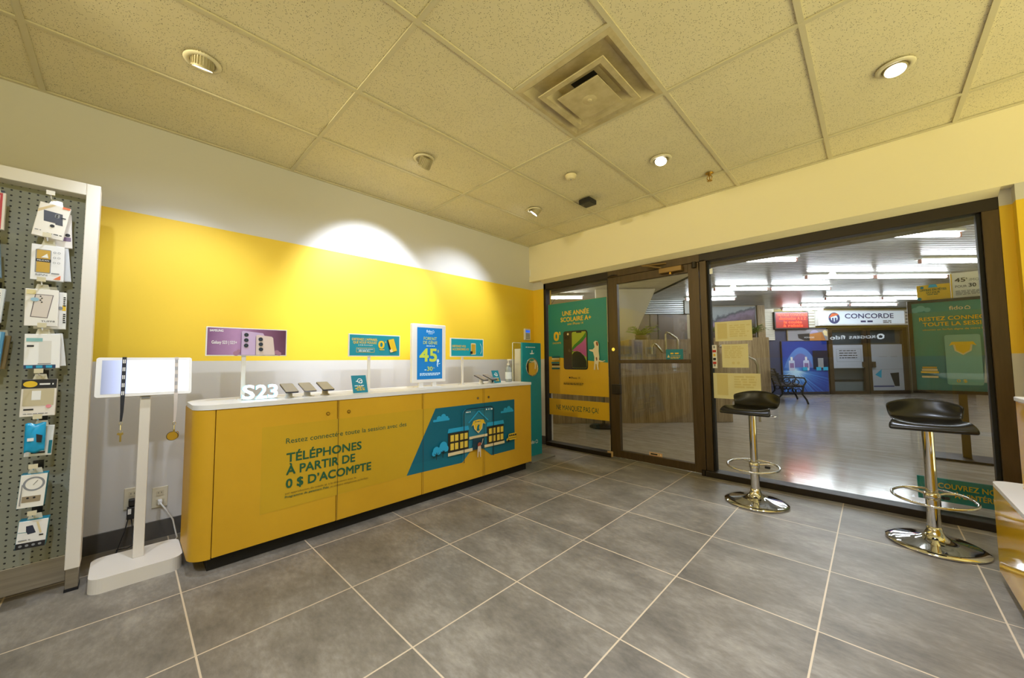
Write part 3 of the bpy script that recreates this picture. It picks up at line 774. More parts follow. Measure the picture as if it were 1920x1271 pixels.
lanyard(0.118, 'pale printed lanyard with a round gold charm hanging over the light box', mat('lanyard_pale', 'CFC4BC', 0.7), GREY, 0.750, medal_charm)

t = thing('power_adapter', 'black power adapter with a looped black cable left of the light box post', 'adapter', (XW + 0.02, 0.045, 0.2), PI / 2)
MB().box(-0.012, -0.03, 0.035, 0.014, 0.012, 0.072, BLK).build('plug', t, bevel=0.004)
MB().box(-0.018, -0.034, -0.04, 0.018, -0.004, 0.03, BLK).build('adapter_body', t, bevel=0.004)
MB().box(-0.014, -0.0355, -0.008, 0.0, -0.034, 0.022, WINK).build('rating_sticker', t)
MB().tube([(-0.012, -0.02, -0.04), (-0.022, -0.05, -0.09), (-0.045, -0.10, -0.16), (-0.055, -0.16, -0.185), (-0.05, -0.23, -0.128), (-0.01, -0.25, -0.126), (0.012, -0.24, -0.12), (0.006, -0.15, -0.09), (0.006, -0.06, -0.06), (0.002, -0.02, -0.04)], 0.0028, BLK, 8).build('cable', t)
t = thing('power_lead', 'white power cord running from the wall outlet down behind the stand base', 'cord', (XW + 0.02, 0.168, 0.22), PI / 2)
MB().box(-0.010, -0.028, -0.012, 0.010, 0.0115, 0.014, WPL).build('plug', t, bevel=0.004)
MB().tube([(0, -0.026, 0.0), (0.02, -0.045, -0.03), (0.06, -0.05, -0.11), (0.075, -0.06, -0.19), (0.08, -0.09, -0.212), (0.06, -0.14, -0.214)], 0.004, WPL, 8).build('cord', t)

# ================================================================== YELLOW COUNTER
CX, CY0 = -2.465, 0.24
t = thing('display_counter', 'long yellow display counter with white top and printed doors', 'counter', (CX, CY0, 0), PI / 2)
def counter_outline(x1, y0, y1, rf, rb, inset=0.0, n=28):
    pts = [(x1, y0 + inset), (x1, y1 - inset)]
    x0 = inset
    for i in range(n + 1):
        a = PI / 2 + PI / 2 * i / n; pts.append((x0 + rb + rb * math.cos(a), y1 - inset - rb + rb * math.sin(a)))
    for i in range(n + 1):
        a = PI + PI / 2 * i / n; pts.append((x0 + rf + rf * math.cos(a), y0 + inset + rf + rf * math.sin(a)))
    return pts
CW = 2.566
o = counter_outline(CW, 0.0, 0.45, 0.085, 0.15)
body = MB(); body.prism(counter_outline(0.087, 0.0, 0.45, 0.085, 0.085), 0.075, 0.826, YEL, smooth=False)
body.box(0.087, 0.022, 0.075, CW, 0.45, 0.826, YEL)
body.build('carcass', t, bevel=0.0)
MB().box(0.08, 0.05, 0.0, CW - 0.03, 0.42, 0.075, DARK).build('plinth', t)
tp = MB(); tp.prism(counter_outline(CW + 0.004, -0.006, 0.455, 0.09, 0.15), 0.828, 0.853, WHT); tp.build('counter_top', t, bevel=0.004)
seams = [0.089, 0.702, 1.322, 1.933, CW]
for i in range(4):
    d = MB().box(seams[i] + 0.002, 0.0, 0.077, seams[i + 1] - (0.0 if i == 3 else 0.002), 0.021, 0.826, YEL).build('door', t, bevel=0.0015, seg=1)
    lx = (0.644, 0.772, 1.874, 1.998)[i]
    k = MB(); k.cyl((lx, 0.0, 0.748), (lx, -0.003, 0.748), 0.011, mat('lock_metal', '8A6A28', 0.35, 0.8), 20); k.cyl((lx, -0.003, 0.748), (lx, -0.0045, 0.748), 0.007, CHR, 16)
    k.box(lx - 0.001, -0.0048, 0.743, lx + 0.001, -0.0044, 0.753, INK)
    k.build('lock', d)
U = lambda y: y - CY0
GRY = mottled('yellow_vinyl', 'C8A024', 'CCA428', 2.0, 0.4)
MATS['yellow_vinyl'].node_tree.nodes['Principled BSDF'].inputs['Specular IOR Level'].default_value = 0.25
a = Art(-0.0003)
P = lambda L: [(U(p), q) for p, q in L]
a.poly(P([(0.535, 0.232), (1.434, 0.240), (1.678, 0.708), (0.535, 0.708)]), GRY)
a.line(P([(0.535, 0.33), (0.535, 0.232), (1.434, 0.240)]), 0.0018, YPD)
a.text('Restez connecté·e toute la session avec des', U(0.655), 0.600, 0.030, GRN, w=0.775, bold=0.004)
for s, z, x1 in (('TÉLÉPHONES', 0.494, 1.098), ('À PARTIR DE', 0.422, 1.056), ("0 $ D’ACOMPTE", 0.347, 1.165)):
    a.text(s, U(0.660), z, 0.050, GRN, w=x1 - 0.660, bold=0.028)
a.text('sur approbation du crédit et à la discrétion avec le', U(0.655), 0.312, 0.011, mat('olive_ink', '6A5A1C', 0.5), w=0.41, bold=0.0)
a.text('Programme de paiement Fido', U(0.655), 0.292, 0.012, GRN, w=0.24, bold=0.02)
a.text('et certains téléphones et forfaits', U(0.905), 0.292, 0.011, mat('olive_ink', '6A5A1C', 0.5), w=0.24, bold=0.0)
a.build('offer_lettering', t)
a = Art(-0.0008)
a.poly(P([(1.434, 0.243), (1.680, 0.702), (2.568, 0.702), (2.566, 0.237), (2.269, 0.236), (2.170, 0.311), (2.043, 0.328), (1.943, 0.236)]), mat('deep_teal_print', '0A6478', 0.4))
a.poly(P([(1.434, 0.243), (1.475, 0.316), (1.80, 0.308), (2.012, 0.308), (1.943, 0.236)]), TEALD)
SHADE = mat('window_shade_print', '2C2A22', 0.45); LITW = mat('lit_window_print', 'E8C84A', 0.4)
def cloud(x, z, w, m):
    a.rrect(x, z, x + w, z + 0.018, 0.008, m); a.disc(x + w * 0.35, z + 0.022, w * 0.14, m).disc(x + w * 0.62, z + 0.032, w * 0.15, m).disc(x + w * 0.82, z + 0.020, w * 0.10, m)
cloud(U(1.658), 0.597, 0.156, BLUE); cloud(U(2.384), 0.590, 0.167, BLUE)
a.poly(P([(1.943, 0.240), (1.943, 0.645), (1.965, 0.667), (2.254, 0.667), (2.276, 0.645), (2.269, 0.237), (2.170, 0.311), (2.043, 0.328)]), mat('phone_glass_print', '2D7C90', 0.35))
for x0, x1 in ((1.798, 2.007), (2.210, 2.414)):
    a.poly(P([(x0 - 0.006, 0.495), (x0 + 0.004, 0.528), (x1 - 0.004, 0.528), (x1 + 0.006, 0.495)]), BLUE)
    a.rect(U(x0), 0.340, U(x1), 0.490, SHADE)
    for c in range(4):
        xx = x0 + 0.022 + c * 0.044 + (0.008 if c > 1 else 0)
        for z0, z1 in ((0.356, 0.408), (0.424, 0.474)): a.rect(U(xx), z0, U(xx + 0.034), z1, LITW)
a.rect(U(1.791), 0.315, U(2.043), 0.340, CREAM).rect(U(2.171), 0.319, U(2.420), 0.342, CREAM).rect(U(2.007), 0.414, U(2.210), 0.436, CREAM)
a.rect(U(2.043), 0.320, U(2.171), 0.416, mat('doorway_print', '1E3F4C', 0.4))
a.line(P([(2.000, 0.551), (2.111, 0.640), (2.219, 0.550)]), 0.011, BLUE)
a.poly(P([(2.050, 0.541), (2.158, 0.541), (2.150, 0.487), (2.106, 0.452), (2.060, 0.495)]), CREAM)
a.poly(P([(2.058, 0.535), (2.150, 0.535), (2.143, 0.490), (2.106, 0.462), (2.067, 0.497)]), YP)
a.poly(P([(2.085, 0.475), (2.094, 0.515), (2.108, 0.528), (2.120, 0.520), (2.112, 0.500), (2.120, 0.473)]), TEALD)
a.poly(P([(2.029, 0.519), (2.051, 0.562), (2.106, 0.570), (2.165, 0.562), (2.187, 0.522), (2.156, 0.532), (2.106, 0.542), (2.058, 0.534)]), YP)
a.scribble(U(2.066), 0.549, U(2.150), 0.006, TEALD)
for x, z, r in ((1.678, 0.381, 0.030), (1.700, 0.366, 0.020), (1.658, 0.362, 0.020), (1.743, 0.404, 0.036), (1.768, 0.382, 0.024), (1.720, 0.386, 0.024)): a.disc(U(x), z, r, BLUE)
for x, z in ((1.678, 0.312), (1.737, 0.319)): a.line(P([(x, z), (x, z + 0.055)]), 0.005, INK); a.line(P([(x - 0.018, z + 0.05), (x, z + 0.03), (x + 0.018, z + 0.052)]), 0.004, INK)
a.poly(P([(2.437, 0.336), (2.440, 0.352), (2.462, 0.362), (2.468, 0.394), (2.567, 0.396), (2.567, 0.336)]), YP)
for i in range(4): a.rect(U(2.474 + i * 0.025), 0.368, U(2.492 + i * 0.025), 0.386, INK)
a.disc(U(2.462), 0.334, 0.012, INK).rect(U(2.455), 0.352, U(2.567), 0.356, INK)
# small standing dog seen from behind
a.poly(P([(2.090, 0.335), (2.086, 0.255), (2.094, 0.255), (2.101, 0.300), (2.112, 0.300), (2.117, 0.252), (2.125, 0.252), (2.128, 0.330), (2.120, 0.355), (2.098, 0.357)]), mat('dog_white_print', 'D8C6AE', 0.45))
a.poly(P([(2.094, 0.372), (2.088, 0.352), (2.100, 0.344), (2.126, 0.350), (2.131, 0.366), (2.116, 0.378)]), mat('dog_brown_print', '9C4A34', 0.45))
a.line(P([(2.128, 0.352), (2.140, 0.372), (2.150, 0.402)]), 0.005, mat('dog_white_print', 'D8C6AE'))
a.line(P([(1.943, 0.236), (1.943, 0.636), (1.951, 0.655), (1.972, 0.667), (2.246, 0.667), (2.268, 0.655), (2.276, 0.636), (2.270, 0.238)]), 0.007, INK)
a.scribble(U(1.962), 0.640, U(2.02), 0.008, WINK).disc(U(2.19), 0.647, 0.007, WINK).disc(U(2.217), 0.647, 0.007, WINK).rect(U(2.238), 0.640, U(2.26), 0.652, WINK)
a.build('school_scene_print', t)
for s in (0.702, 1.322, 1.933):
    Art(-0.0168, 0.0001).rect(s - 0.0014, 0.077, s + 0.0014, 0.826, mat('door_gap', '3A2A0A', 0.7)).build('door_gap', t)

# ------------------------------------------------------------------ things on the counter
TOPZ = 0.853
def pole_sign(name, label, x, y0, y1, z0, z1, pole_y, frame_m, draw, tilt=0.0):
    yc = (y0 + y1) / 2
    t = thing(name, label, 'sign', (x, yc, TOPZ), PI / 2)
    w = y1 - y0
    MB().box(-w / 2, -0.006, z0 - TOPZ, w / 2, 0.006, z1 - TOPZ, frame_m).build('sign_frame', t, bevel=0.002)
    a = Art(-0.0065); draw(a, lambda y: y - yc, lambda z: z - TOPZ); a.build('printed_face', t)
    px = pole_y - yc
    MB().box(px - 0.011, 0.006, 0.0, px + 0.011, 0.014, z0 - TOPZ + 0.05, WMET).build('pole', t, bevel=0.002)
    MB().box(px - 0.03, -0.02, 0.0, px + 0.03, 0.035, 0.004, WMET).build('base_plate', t, bevel=0.001)
    return t
def lilac():
    m = mat('lilac_print', '9A6E96', 0.35); q = NT(m); p, xyz = q.pos()
    f = q.math('DIVIDE', q.math('SUBTRACT', xyz[1], 0.31), 0.40)
    n = q.math('ADD', f, q.math('MULTIPLY', q.math('SUBTRACT', q.noise(p, 8, 3), 0.5), 0.25))
    q.l(q.ramp(n, [(0.0, lin('7E527E')), (0.35, lin('B58AB4')), (0.6, lin('8E5E80')), (1.0, lin('5E3450'))]), q.b.inputs['Base Color'])
    return m
def sam(a, u, z):
    a.rect(u(0.310), z(1.117), u(0.705), z(1.274), lilac())
    a.text('SAMSUNG', u(0.320), z(1.252), 0.013, WINK, w=0.062, bold=0.02)
    a.text('Galaxy S23 | S23+', u(0.330), z(1.182), 0.018, WINK, w=0.118, bold=0.012)
    for x, zz, r in ((0.445, 1.126, 0.014), (0.458, 1.140, 0.010), (0.655, 1.134, 0.014), (0.668, 1.126, 0.012)): a.disc(u(x), z(zz), r, mat('blossom_print', 'A8788E', 0.5))
    a.poly([(u(0.468), z(1.117)), (u(0.467), z(1.253)), (u(0.476), z(1.262)), (u(0.578), z(1.252)), (u(0.585), z(1.240)), (u(0.590), z(1.117))], mat('phone_lilac', 'C9AED0', 0.3))
    a.poly([(u(0.541), z(1.117)), (u(0.541), z(1.232)), (u(0.549), z(1.241)), (u(0.625), z(1.232)), (u(0.633), z(1.224)), (u(0.645), z(1.117))], mat('phone_cream', 'DCC8C0', 0.3))
    for x, zz in ((0.493, 1.238), (0.493, 1.206), (0.493, 1.174), (0.566, 1.214), (0.567, 1.183), (0.568, 1.152)):
        a.disc(u(x), z(zz), 0.0125, GREY).disc(u(x), z(zz), 0.0108, INK)
        a.disc(u(x), z(zz), 0.004, mat('lens_blue', '3C4A6A', 0.2))
    a.line([(u(0.467), z(1.117)), (u(0.467), z(1.253))], 0.002, mat('phone_edge', '6A4A6C', 0.3)); a.line([(u(0.5405), z(1.117)), (u(0.5405), z(1.232))], 0.002, mat('phone_edge', '6A4A6C', 0.3))
pole_sign('counter_sign', 'wide lilac phone poster sign on a pole behind the glowing letters', -2.72, 0.304, 0.711, 1.111, 1.279, 0.487, WPL, sam)
SGN = mat('sign_teal', '1A8FA0', 0.35)
def obt(a, u, z):
    a.rect(u(1.112), z(1.116), u(1.506), z(1.269), SGN)
    a.text('OBTENEZ L’APPAREIL', u(1.128), z(1.228), 0.017, YP, w=0.195, bold=0.022)
    a.text('QUE VOUS VOULEZ', u(1.137), z(1.205), 0.017, YP, w=0.180, bold=0.022)
    a.text('à 0 $ d’acompte', u(1.175), z(1.190), 0.008, WINK, w=0.11, bold=0.0)
    a.line([(u(1.162), z(1.141)), (u(1.298), z(1.141)), (u(1.298), z(1.172)), (u(1.162), z(1.172)), (u(1.162), z(1.141))], 0.0022, YP)
    a.text('Programme de paiement', u(1.230), z(1.160), 0.008, WINK, 'c', w=0.118, bold=0.008); a.scribble(u(1.178), z(1.147), u(1.290), 0.006, WINK)
    a.text('0', u(1.330), z(1.172), 0.056, YP, w=0.046, bold=0.04); a.text('$', u(1.383), z(1.214), 0.013, YP, bold=0.02)
    a.scribble(u(1.338), z(1.158), u(1.385), 0.007, YP)
    a.poly([(u(1.398), z(1.236)), (u(1.452), z(1.249)), (u(1.482), z(1.152)), (u(1.428), z(1.138))], INK)
    a.poly([(u(1.408), z(1.238)), (u(1.454), z(1.249)), (u(1.483), z(1.154)), (u(1.438), z(1.143))], YP)
    a.poly([(u(1.420), z(1.158)), (u(1.438), z(1.170)), (u(1.450), z(1.145)), (u(1.428), z(1.140))], CREAM)
pole_sign('counter_sign', 'wide teal sign on a pole offering a device at 0 $, left of the blue screen', -2.72, 1.105, 1.513, 1.109, 1.276, 1.265, WPL, obt)
ACB = mat('sign_bright_teal', '12A0B4', 0.35)
def acc(a, u, z):
    a.rect(u(2.017), z(1.115), u(2.393), z(1.271), ACB)
    a.text('OBTENEZ VOS', u(2.026), z(1.196), 0.018, YP, w=0.155, bold=0.03)
    a.text('ACCESSOIRES ICI', u(2.026), z(1.168), 0.018, YP, w=0.190, bold=0.03)
    a.rrect(u(2.242), z(1.128), u(2.302), z(1.236), 0.010, CREAM).rrect(u(2.248), z(1.136), u(2.297), z(1.226), 0.008, YPD).rect(u(2.235), z(1.134), u(2.262), z(1.160), INK)
    a.ring(u(2.345), z(1.140), 0.010, 0.014, BLUE).ring(u(2.345), z(1.162), 0.006, 0.010, BLUE)
    a.line([(u(2.355), z(1.235)), (u(2.372), z(1.205)), (u(2.374), z(1.165)), (u(2.360), z(1.135))], 0.004, WINK)
pole_sign('counter_sign', 'wide teal accessories sign on a pole, right of the tall blue screen', -2.72, 2.008, 2.402, 1.107, 1.279, 2.155, mat('frame_bright', 'F2F1E8', 0.3), acc)

# upright advertising screen
t = thing('advertising_screen', 'upright white framed blue screen advertising a 45 $ plan', 'screen', (-2.72, 1.789, TOPZ), PI / 2)
u = lambda y: y - 1.789
z = lambda q: q - TOPZ
MB().box(u(1.622), -0.006, z(0.892), u(1.957), 0.030, z(1.385), WPL).build('screen_housing', t, bevel=0.006)
def scr():
    m = mat('blue_screen', '1673B8', 0.2, emit=0.35, emit_col='0E6CB4')
    return m
YS = mat('screen_yellow', 'B8C84A', 0.3, emit=0.25, emit_col='B8C84A'); WS = mat('screen_white', 'BFE0F0', 0.3, emit=0.25, emit_col='BFE0F0')
a = Art(-0.0065)
a.rect(u(1.668), z(0.918), u(1.918), z(1.355), scr())
a.text('fido', u(1.757), z(1.314), 0.022, WS, w=0.052, bold=0.02); a.line([(u(1.815), z(1.314)), (u(1.815), z(1.326)), (u(1.824), z(1.334)), (u(1.833), z(1.326)), (u(1.833), z(1.314)), (u(1.815), z(1.314))], 0.003, WS)
a.scribble(u(1.775), z(1.302), u(1.830), 0.004, WS)
a.text('FORFAIT', u(1.795), z(1.250), 0.026, YS, 'c', w=0.130, bold=0.01); a.text('DE GÉNIE', u(1.795), z(1.215), 0.026, YS, 'c', w=0.140, bold=0.01)
a.scribble(u(1.755), z(1.196), u(1.84), 0.006, WS)
a.text('45', u(1.692), z(1.070), 0.106, YS, w=0.166, bold=0.035); a.text('$', u(1.866), z(1.146), 0.022, YS, bold=0.01)
a.disc(u(1.870), z(1.072), 0.012, WS, 0.016).line([(u(1.868), z(1.068)), (u(1.862), z(1.040)), (u(1.868), z(1.022))], 0.009, WS).line([(u(1.868), z(1.044)), (u(1.892), z(1.050))], 0.004, WS)
a.text('30', u(1.763), z(0.990), 0.034, YS, w=0.052, bold=0.025); a.text('Go', u(1.820), z(1.008), 0.010, YS, bold=0.0); a.scribble(u(1.735), z(0.994), u(1.760), 0.007, WS)
a.scribble(u(1.69), z(0.966), u(1.905), 0.005, WS, 3)
a.build('display', t)
for x in (-0.075, 0.055):
    MB().box(x - 0.02, 0.0, 0.0, x + 0.02, 0.026, 0.041, WPL).build('foot', t, bevel=0.003)
MB().box(-0.12, -0.03, 0.0, 0.10, 0.06, 0.0045, WPL).build('base_plate', t, bevel=0.001)

# glowing letters
t = thing('glowing_letters', 'glowing white S23 letters standing at the left of the counter', 'lit sign', (-2.62, 0.556, TOPZ), PI / 2)
GL = mat('letter_glow', 'EAF8FF', 0.3, emit=1.5, emit_col='E4F6FF'); LS = mat('letter_side', '8CD8F4', 0.2, emit=0.8, emit_col='6FCBEE')
MB().box(-0.092, -0.008, 0.0, 0.088, 0.016, 0.004, ACRYL).build('base_strip', t)
def solid_letter(ch, x0, w, h):
    v, f = text_tris(ch, 0.022)
    xa = min(q[0] for q in v); xb = max(q[0] for q in v); za = min(q[1] for q in v); zb = max(q[1] for q in v)
    V = [(x0 + (p - xa) / (xb - xa) * w, (q - za) / (zb - za) * h + 0.004) for p, q in v]
    b = MB(); n = len(V)
    b.add([(p, -0.006, q) for p, q in V], f, GL); b.add([(p, 0.012, q) for p, q in V], [tuple(k[::-1]) for k in f], LS)
    ed = {}
    for k in f:
        for i in range(len(k)):
            e = (k[i], k[(i + 1) % len(k)]); ed[e] = 1
    side = [e for e in ed if (e[1], e[0]) not in ed]
    b.add([(p, -0.006, q) for p, q in V] + [(p, 0.012, q) for p, q in V], [(e[1], e[0], n + e[0], n + e[1]) for e in side], LS)
    b.build('letter', t)
solid_letter('S', -0.092, 0.062, 0.084); solid_letter('2', -0.026, 0.058, 0.083); solid_letter('3', 0.036, 0.052, 0.083)

def phone_on_stand(y, x, label, dark, foot):
    t = thing('display_phone', label, 'phone', (x, y, TOPZ), PI / 2)
    MB().lathe([(0.0, 0.0), (0.027, 0.0), (0.027, 0.004), (0.019, 0.010), (0.017, 0.046), (0.0, 0.050)], foot, 28).build('security_stand', t)
    TR = Matrix.Translation((0, 0, 0.058)) @ Matrix.Rotation(math.radians(18), 4, 'X')
    b = MB(); pr = rr_pts(-0.036, -0.074, 0.036, 0.074, 0.009, 5); n = len(pr)
    b.add([TR @ Vector((p, q, -0.004)) for p, q in pr] + [TR @ Vector((p, q, 0.004)) for p, q in pr], [tuple(range(n))[::-1], tuple(range(n, 2 * n))] + [(i, (i + 1) % n, n + (i + 1) % n, n + i) for i in range(n)], dark)
    ph = b.build('phone_body', t, bevel=0.001, seg=1)
    pr = rr_pts(-0.033, -0.070, 0.033, 0.070, 0.007, 5); n = len(pr)
    s = MB(); s.add([TR @ Vector((p, q, 0.0044)) for p, q in pr], [tuple(range(n))], mat('phone_screen', '80828E', 0.1)); s.build('phone_screen', ph)
    return t
PB = mat('phone_body_dark', '3A3A42', 0.3, 0.4)
phone_on_stand(0.700, -2.60, 'display phone on a white stand right next to the glowing letters', PB, WPL)
phone_on_stand(0.806, -2.61, 'middle one of the three display phones near the glowing letters', mat('phone_body_grey', '7C7C84', 0.3, 0.4), WPL)
phone_on_stand(0.918, -2.62, 'display phone farthest from the glowing letters, left of the small teal card', PB, mat('stand_tan', 'C8B892', 0.4))
phone_on_stand(2.315, -2.65, 'display phone below the teal accessories sign, nearer the blue screen', PB, WPL)
phone_on_stand(2.425, -2.65, 'display phone directly in front of the right teal card', PB, WPL)
t = thing('price_slip', 'flat white price slip lying between the display phones', 'price slip', (-2.545, 0.76, TOPZ), PI / 2)
MB().box(-0.05, -0.02, 0, 0.05, 0.02, 0.003, WPL).build('slip_holder', t)

def easel_card(y, x, w, h, label):
    t = thing('counter_card', label, 'card', (x, y, TOPZ), PI / 2)
    TR = Matrix.Rotation(math.radians(-20), 4, 'X')
    MB().box(-w / 2, 0.0, 0.0, w / 2, 0.003, h, TEAL, TR).build('card_panel', t)
    a = Art(-0.0004)
    a.ring(0.004, h * 0.68, 0.014, 0.018, WINK).ring(0.010, h * 0.62, 0.008, 0.012, WINK).line([(-0.024, h * 0.66), (-0.008, h * 0.66)], 0.006, WINK)
    a.scribble(-w * 0.36, h * 0.38, w * 0.38, 0.005, WINK).scribble(-w * 0.2, h * 0.30, w * 0.28, 0.006, YP).scribble(-w * 0.34, h * 0.22, w * 0.36, 0.006, YP).scribble(-w * 0.25, h * 0.13, w * 0.3, 0.006, YP)
    for q in range(len(a.mb.v)): a.mb.v[q] = tuple(TR @ Vector(a.mb.v[q]))
    a.build('printed_face', t)
    s = MB(); s.add([(-0.015, h * 0.28, h * 0.62), (0.015, h * 0.28, h * 0.62), (0.02, 0.085, 0.0), (-0.02, 0.085, 0.0)], [(0, 1, 2, 3)], TEALD); s.build('easel_back', t, solid=0.001)
easel_card(1.150, -2.60, 0.105, 0.128, 'small teal card standing below the 0 $ device sign')
easel_card(2.53, -2.65, 0.090, 0.128, 'small teal card standing near the right end of the counter')

t = thing('sanitizer_bottle', 'clear pump bottle of hand sanitizer at the right end of the counter', 'bottle', (-2.68, 2.71, TOPZ))
CLB = mat('bottle_clear', 'C8D4DC', 0.08); CLB.node_tree.nodes['Principled BSDF'].inputs['Transmission Weight'].default_value = 0.55
MB().lathe([(0.0, 0.001), (0.030, 0.001), (0.033, 0.006), (0.033, 0.120), (0.028, 0.145), (0.014, 0.158), (0.013, 0.170), (0.0, 0.170)], CLB, 32).build('bottle_body', t)
MB().lathe([(0.0335, 0.030), (0.0335, 0.100)], mat('bottle_label', 'DDE6F0', 0.4), 32).build('bottle_label', t)
p = MB(); p.cyl((0, 0, 0.168), (0, 0, 0.188), 0.015, WPL, 20); p.cyl((0, 0, 0.188), (0, 0, 0.222), 0.005, WPL, 12); p.box(-0.010, -0.008, 0.218, 0.042, 0.008, 0.230, WPL); p.build('pump', t, bevel=0.002)

# ================================================================== TEAL KIOSK
KX, KY = -2.76, 3.150
t = thing('sanitizer_kiosk', 'tall teal kiosk with a round mirror opening at the end of the counter', 'kiosk', (KX, KY, 0), PI / 2)
KT = mottled('kiosk_teal', '128A96', '15909C', 3, 0.35)
MB().box(-0.155, -0.012, 0.015, 0.162, 0.012, 1.266, KT).build('front_panel', t, bevel=0.003)
MB().box(-0.275, 0.016, 0.5, 0.150, 0.022, 1.262, ACRYL).build('acrylic_panel', t)
e = MB()
for q in ((-0.277, 0.0155, 0.5, -0.273, 0.0225, 1.264), (-0.277, 0.0155, 1.260, 0.150, 0.0225, 1.264)): e.box(*q, mat('acrylic_edge', 'DDE6DC', 0.2))
e.build('acrylic_edge', t)
MB().box(-0.12, 0.022, 0.015, 0.13, 0.14, 1.2, WMET).build('cabinet', t, bevel=0.004)
MB().box(-0.19, -0.17, 0.0, 0.20, 0.17, 0.015, mat('base_grey', '9A968C', 0.4, 0.4)).build('base_plate', t, bevel=0.004)
zc = 0.995
b = MB(); TRm = Matrix.Translation((0.006, -0.012, zc)) @ Matrix.Rotation(PI / 2, 4, 'X')
b.lathe([(0.102, -0.001), (0.104, 0.004), (0.094, 0.004), (0.092, 0.0015)], CHR, 48, TRm); b.build('mirror_rim', t)
MB().lathe([(0.0, 0.0012), (0.093, 0.0012)], CHR, 48, TRm, False).build('mirror', t)
a = Art(-0.0125)
a.scribble(-0.10, 1.212, 0.12, 0.008, WINK)
a.poly([(-0.035, 1.150), (-0.02, 1.138), (0.03, 1.140), (0.046, 1.156), (0.020, 1.150), (0.004, 1.164), (-0.010, 1.150)], WINK).disc(0.006, 1.172, 0.008, WINK, 0.012)
a.text('fido', -0.055, 0.150, 0.036, WINK, w=0.085, bold=0.025)
a.line([(0.050, 0.150), (0.050, 0.172), (0.066, 0.186), (0.082, 0.172), (0.082, 0.150), (0.050, 0.150)], 0.006, WINK)
a.build('printed_marks', t)

# ================================================================== BAR STOOLS
def make_stool(loc, rz, label):
    t = thing('bar_stool', label, 'stool', loc, rz, None)
    MB().lathe([(0.0, 0.002), (0.200, 0.002), (0.205, 0.006), (0.203, 0.012), (0.170, 0.020), (0.110, 0.031), (0.065, 0.045), (0.042, 0.062), (0.033, 0.085), (0.031, 0.105), (0.0, 0.105)], CHR, 72).build('base', t)
    b = MB(); b.cyl((0, 0, 0.10), (0, 0, 0.30), 0.0285, CHR, 36); b.cyl((0, 0, 0.30), (0, 0, 0.66), 0.0245, CHR, 36)
    b.build('column', t, bevel=0.001)
    f = MB(); ring = [(0.165 * math.cos(a), -0.03 + 0.15 * math.sin(a), 0.272 + 0.012 * math.sin(a)) for a in [2 * PI * i / 48 for i in range(48)]]
    f.tube(ring, 0.0075, CHR, 10, True)
    f.tube([(0, 0.0, 0.275), (0.06, 0.075, 0.277), (0.10, 0.087, 0.279)], 0.007, CHR, 10); f.tube([(0, 0.0, 0.275), (-0.06, 0.075, 0.277), (-0.10, 0.087, 0.279)], 0.007, CHR, 10)
    f.lathe([(0.0290, 0.255), (0.034, 0.256), (0.034, 0.294), (0.0290, 0.295)], CHR, 32)
    f.build('foot_ring', t)
    MB().cyl((0.05, 0.062, 0.256), (0.072, 0.082, 0.252), 0.010, BLK, 14).build('ring_stop', t)
    lv = MB(); lv.tube([(0.02, 0.0, 0.648), (0.10, 0.02, 0.645), (0.145, 0.03, 0.642)], 0.0045, CHR, 8); lv.build('lift_lever', t)
    MB().lathe([(0.0, 0.645), (0.07, 0.650), (0.075, 0.664), (0.0, 0.672)], BLK, 32).build('seat_plate', t)
    # moulded shell: front lip, dished pan, low flaring back
    prof = [(-0.165, -0.036, 0.168), (-0.160, -0.014, 0.169), (-0.138, -0.004, 0.160), (-0.095, -0.006, 0.148), (-0.030, -0.012, 0.142), (0.040, -0.012, 0.142), (0.092, 0.000, 0.146), (0.122, 0.030, 0.152), (0.140, 0.075, 0.158), (0.152, 0.124, 0.160)]
    nu = 16; v = []
    for k, (y, z, hw) in enumerate(prof):
        fb = max(0.0, (k - 4) / (len(prof) - 5))
        for i in range(nu + 1):
            q = -1 + 2 * i / nu
            zz = z + 0.026 * (abs(q) ** 3) * (1 - fb) * min(1, max(0, k - 1) / 2.0)
            zz -= fb ** 2 * 0.034 * abs(q) ** 2.4
            yy = y - fb * 0.070 * q * q + (0.010 * q * q if k < 3 else 0)
            v.append((hw * q, yy, 0.694 + zz))
    s = MB(); s.add(v, [(k * (nu + 1) + i, k * (nu + 1) + i + 1, (k + 1) * (nu + 1) + i + 1, (k + 1) * (nu + 1) + i) for k in range(len(prof) - 1) for i in range(nu)], SEAT, True)
    s.build('seat', t, solid=0.014, subsurf=2)
    return t
st = make_stool((-0.675, 3.29, 0), math.radians(-8), 'black seated chrome bar stool farther from the yellow desk')
dup(st, (0.205, 3.235, 0), math.radians(3), 'black seated chrome bar stool nearest the yellow desk on the right')

# ================================================================== YELLOW DESK AT THE RIGHT
GYEL = mat('gloss_yellow', 'F0BC28', 0.08)
t = thing('service_desk', 'low glossy yellow desk with a white top at the right edge', 'desk', (0.385, 2.93, 0))
MB().box(0.0, -1.9, 0.045, 0.75, 0.0, 0.452, GYEL).build('carcass', t, bevel=0.006)
MB().box(0.05, -1.9, 0.0, 0.75, -0.05, 0.045, DARK).build('plinth', t)
q = MB(); q.prism([(0.75, -1.9), (0.75, 0.004)] + [(0.05 - 0.055 * math.sin(PI / 2 * i / 8), 0.004 - 0.055 + 0.055 * math.cos(PI / 2 * i / 8)) for i in range(9)] + [(-0.005, -1.9)], 0.453, 0.472, WHT); q.build('desk_top', t, bevel=0.003)
t = thing('upper_cabinet', 'yellow raised cabinet with a white top standing on the low desk', 'cabinet', (0.455, 2.82, 0.472))
MB().box(0.0, -1.7, 0.0, 0.65, 0.0, 0.392, GYEL).build('carcass', t, bevel=0.004)
MB().box(-0.004, -1.7, 0.393, 0.654, 0.004, 0.413, WHT).build('cabinet_top', t, bevel=0.004)

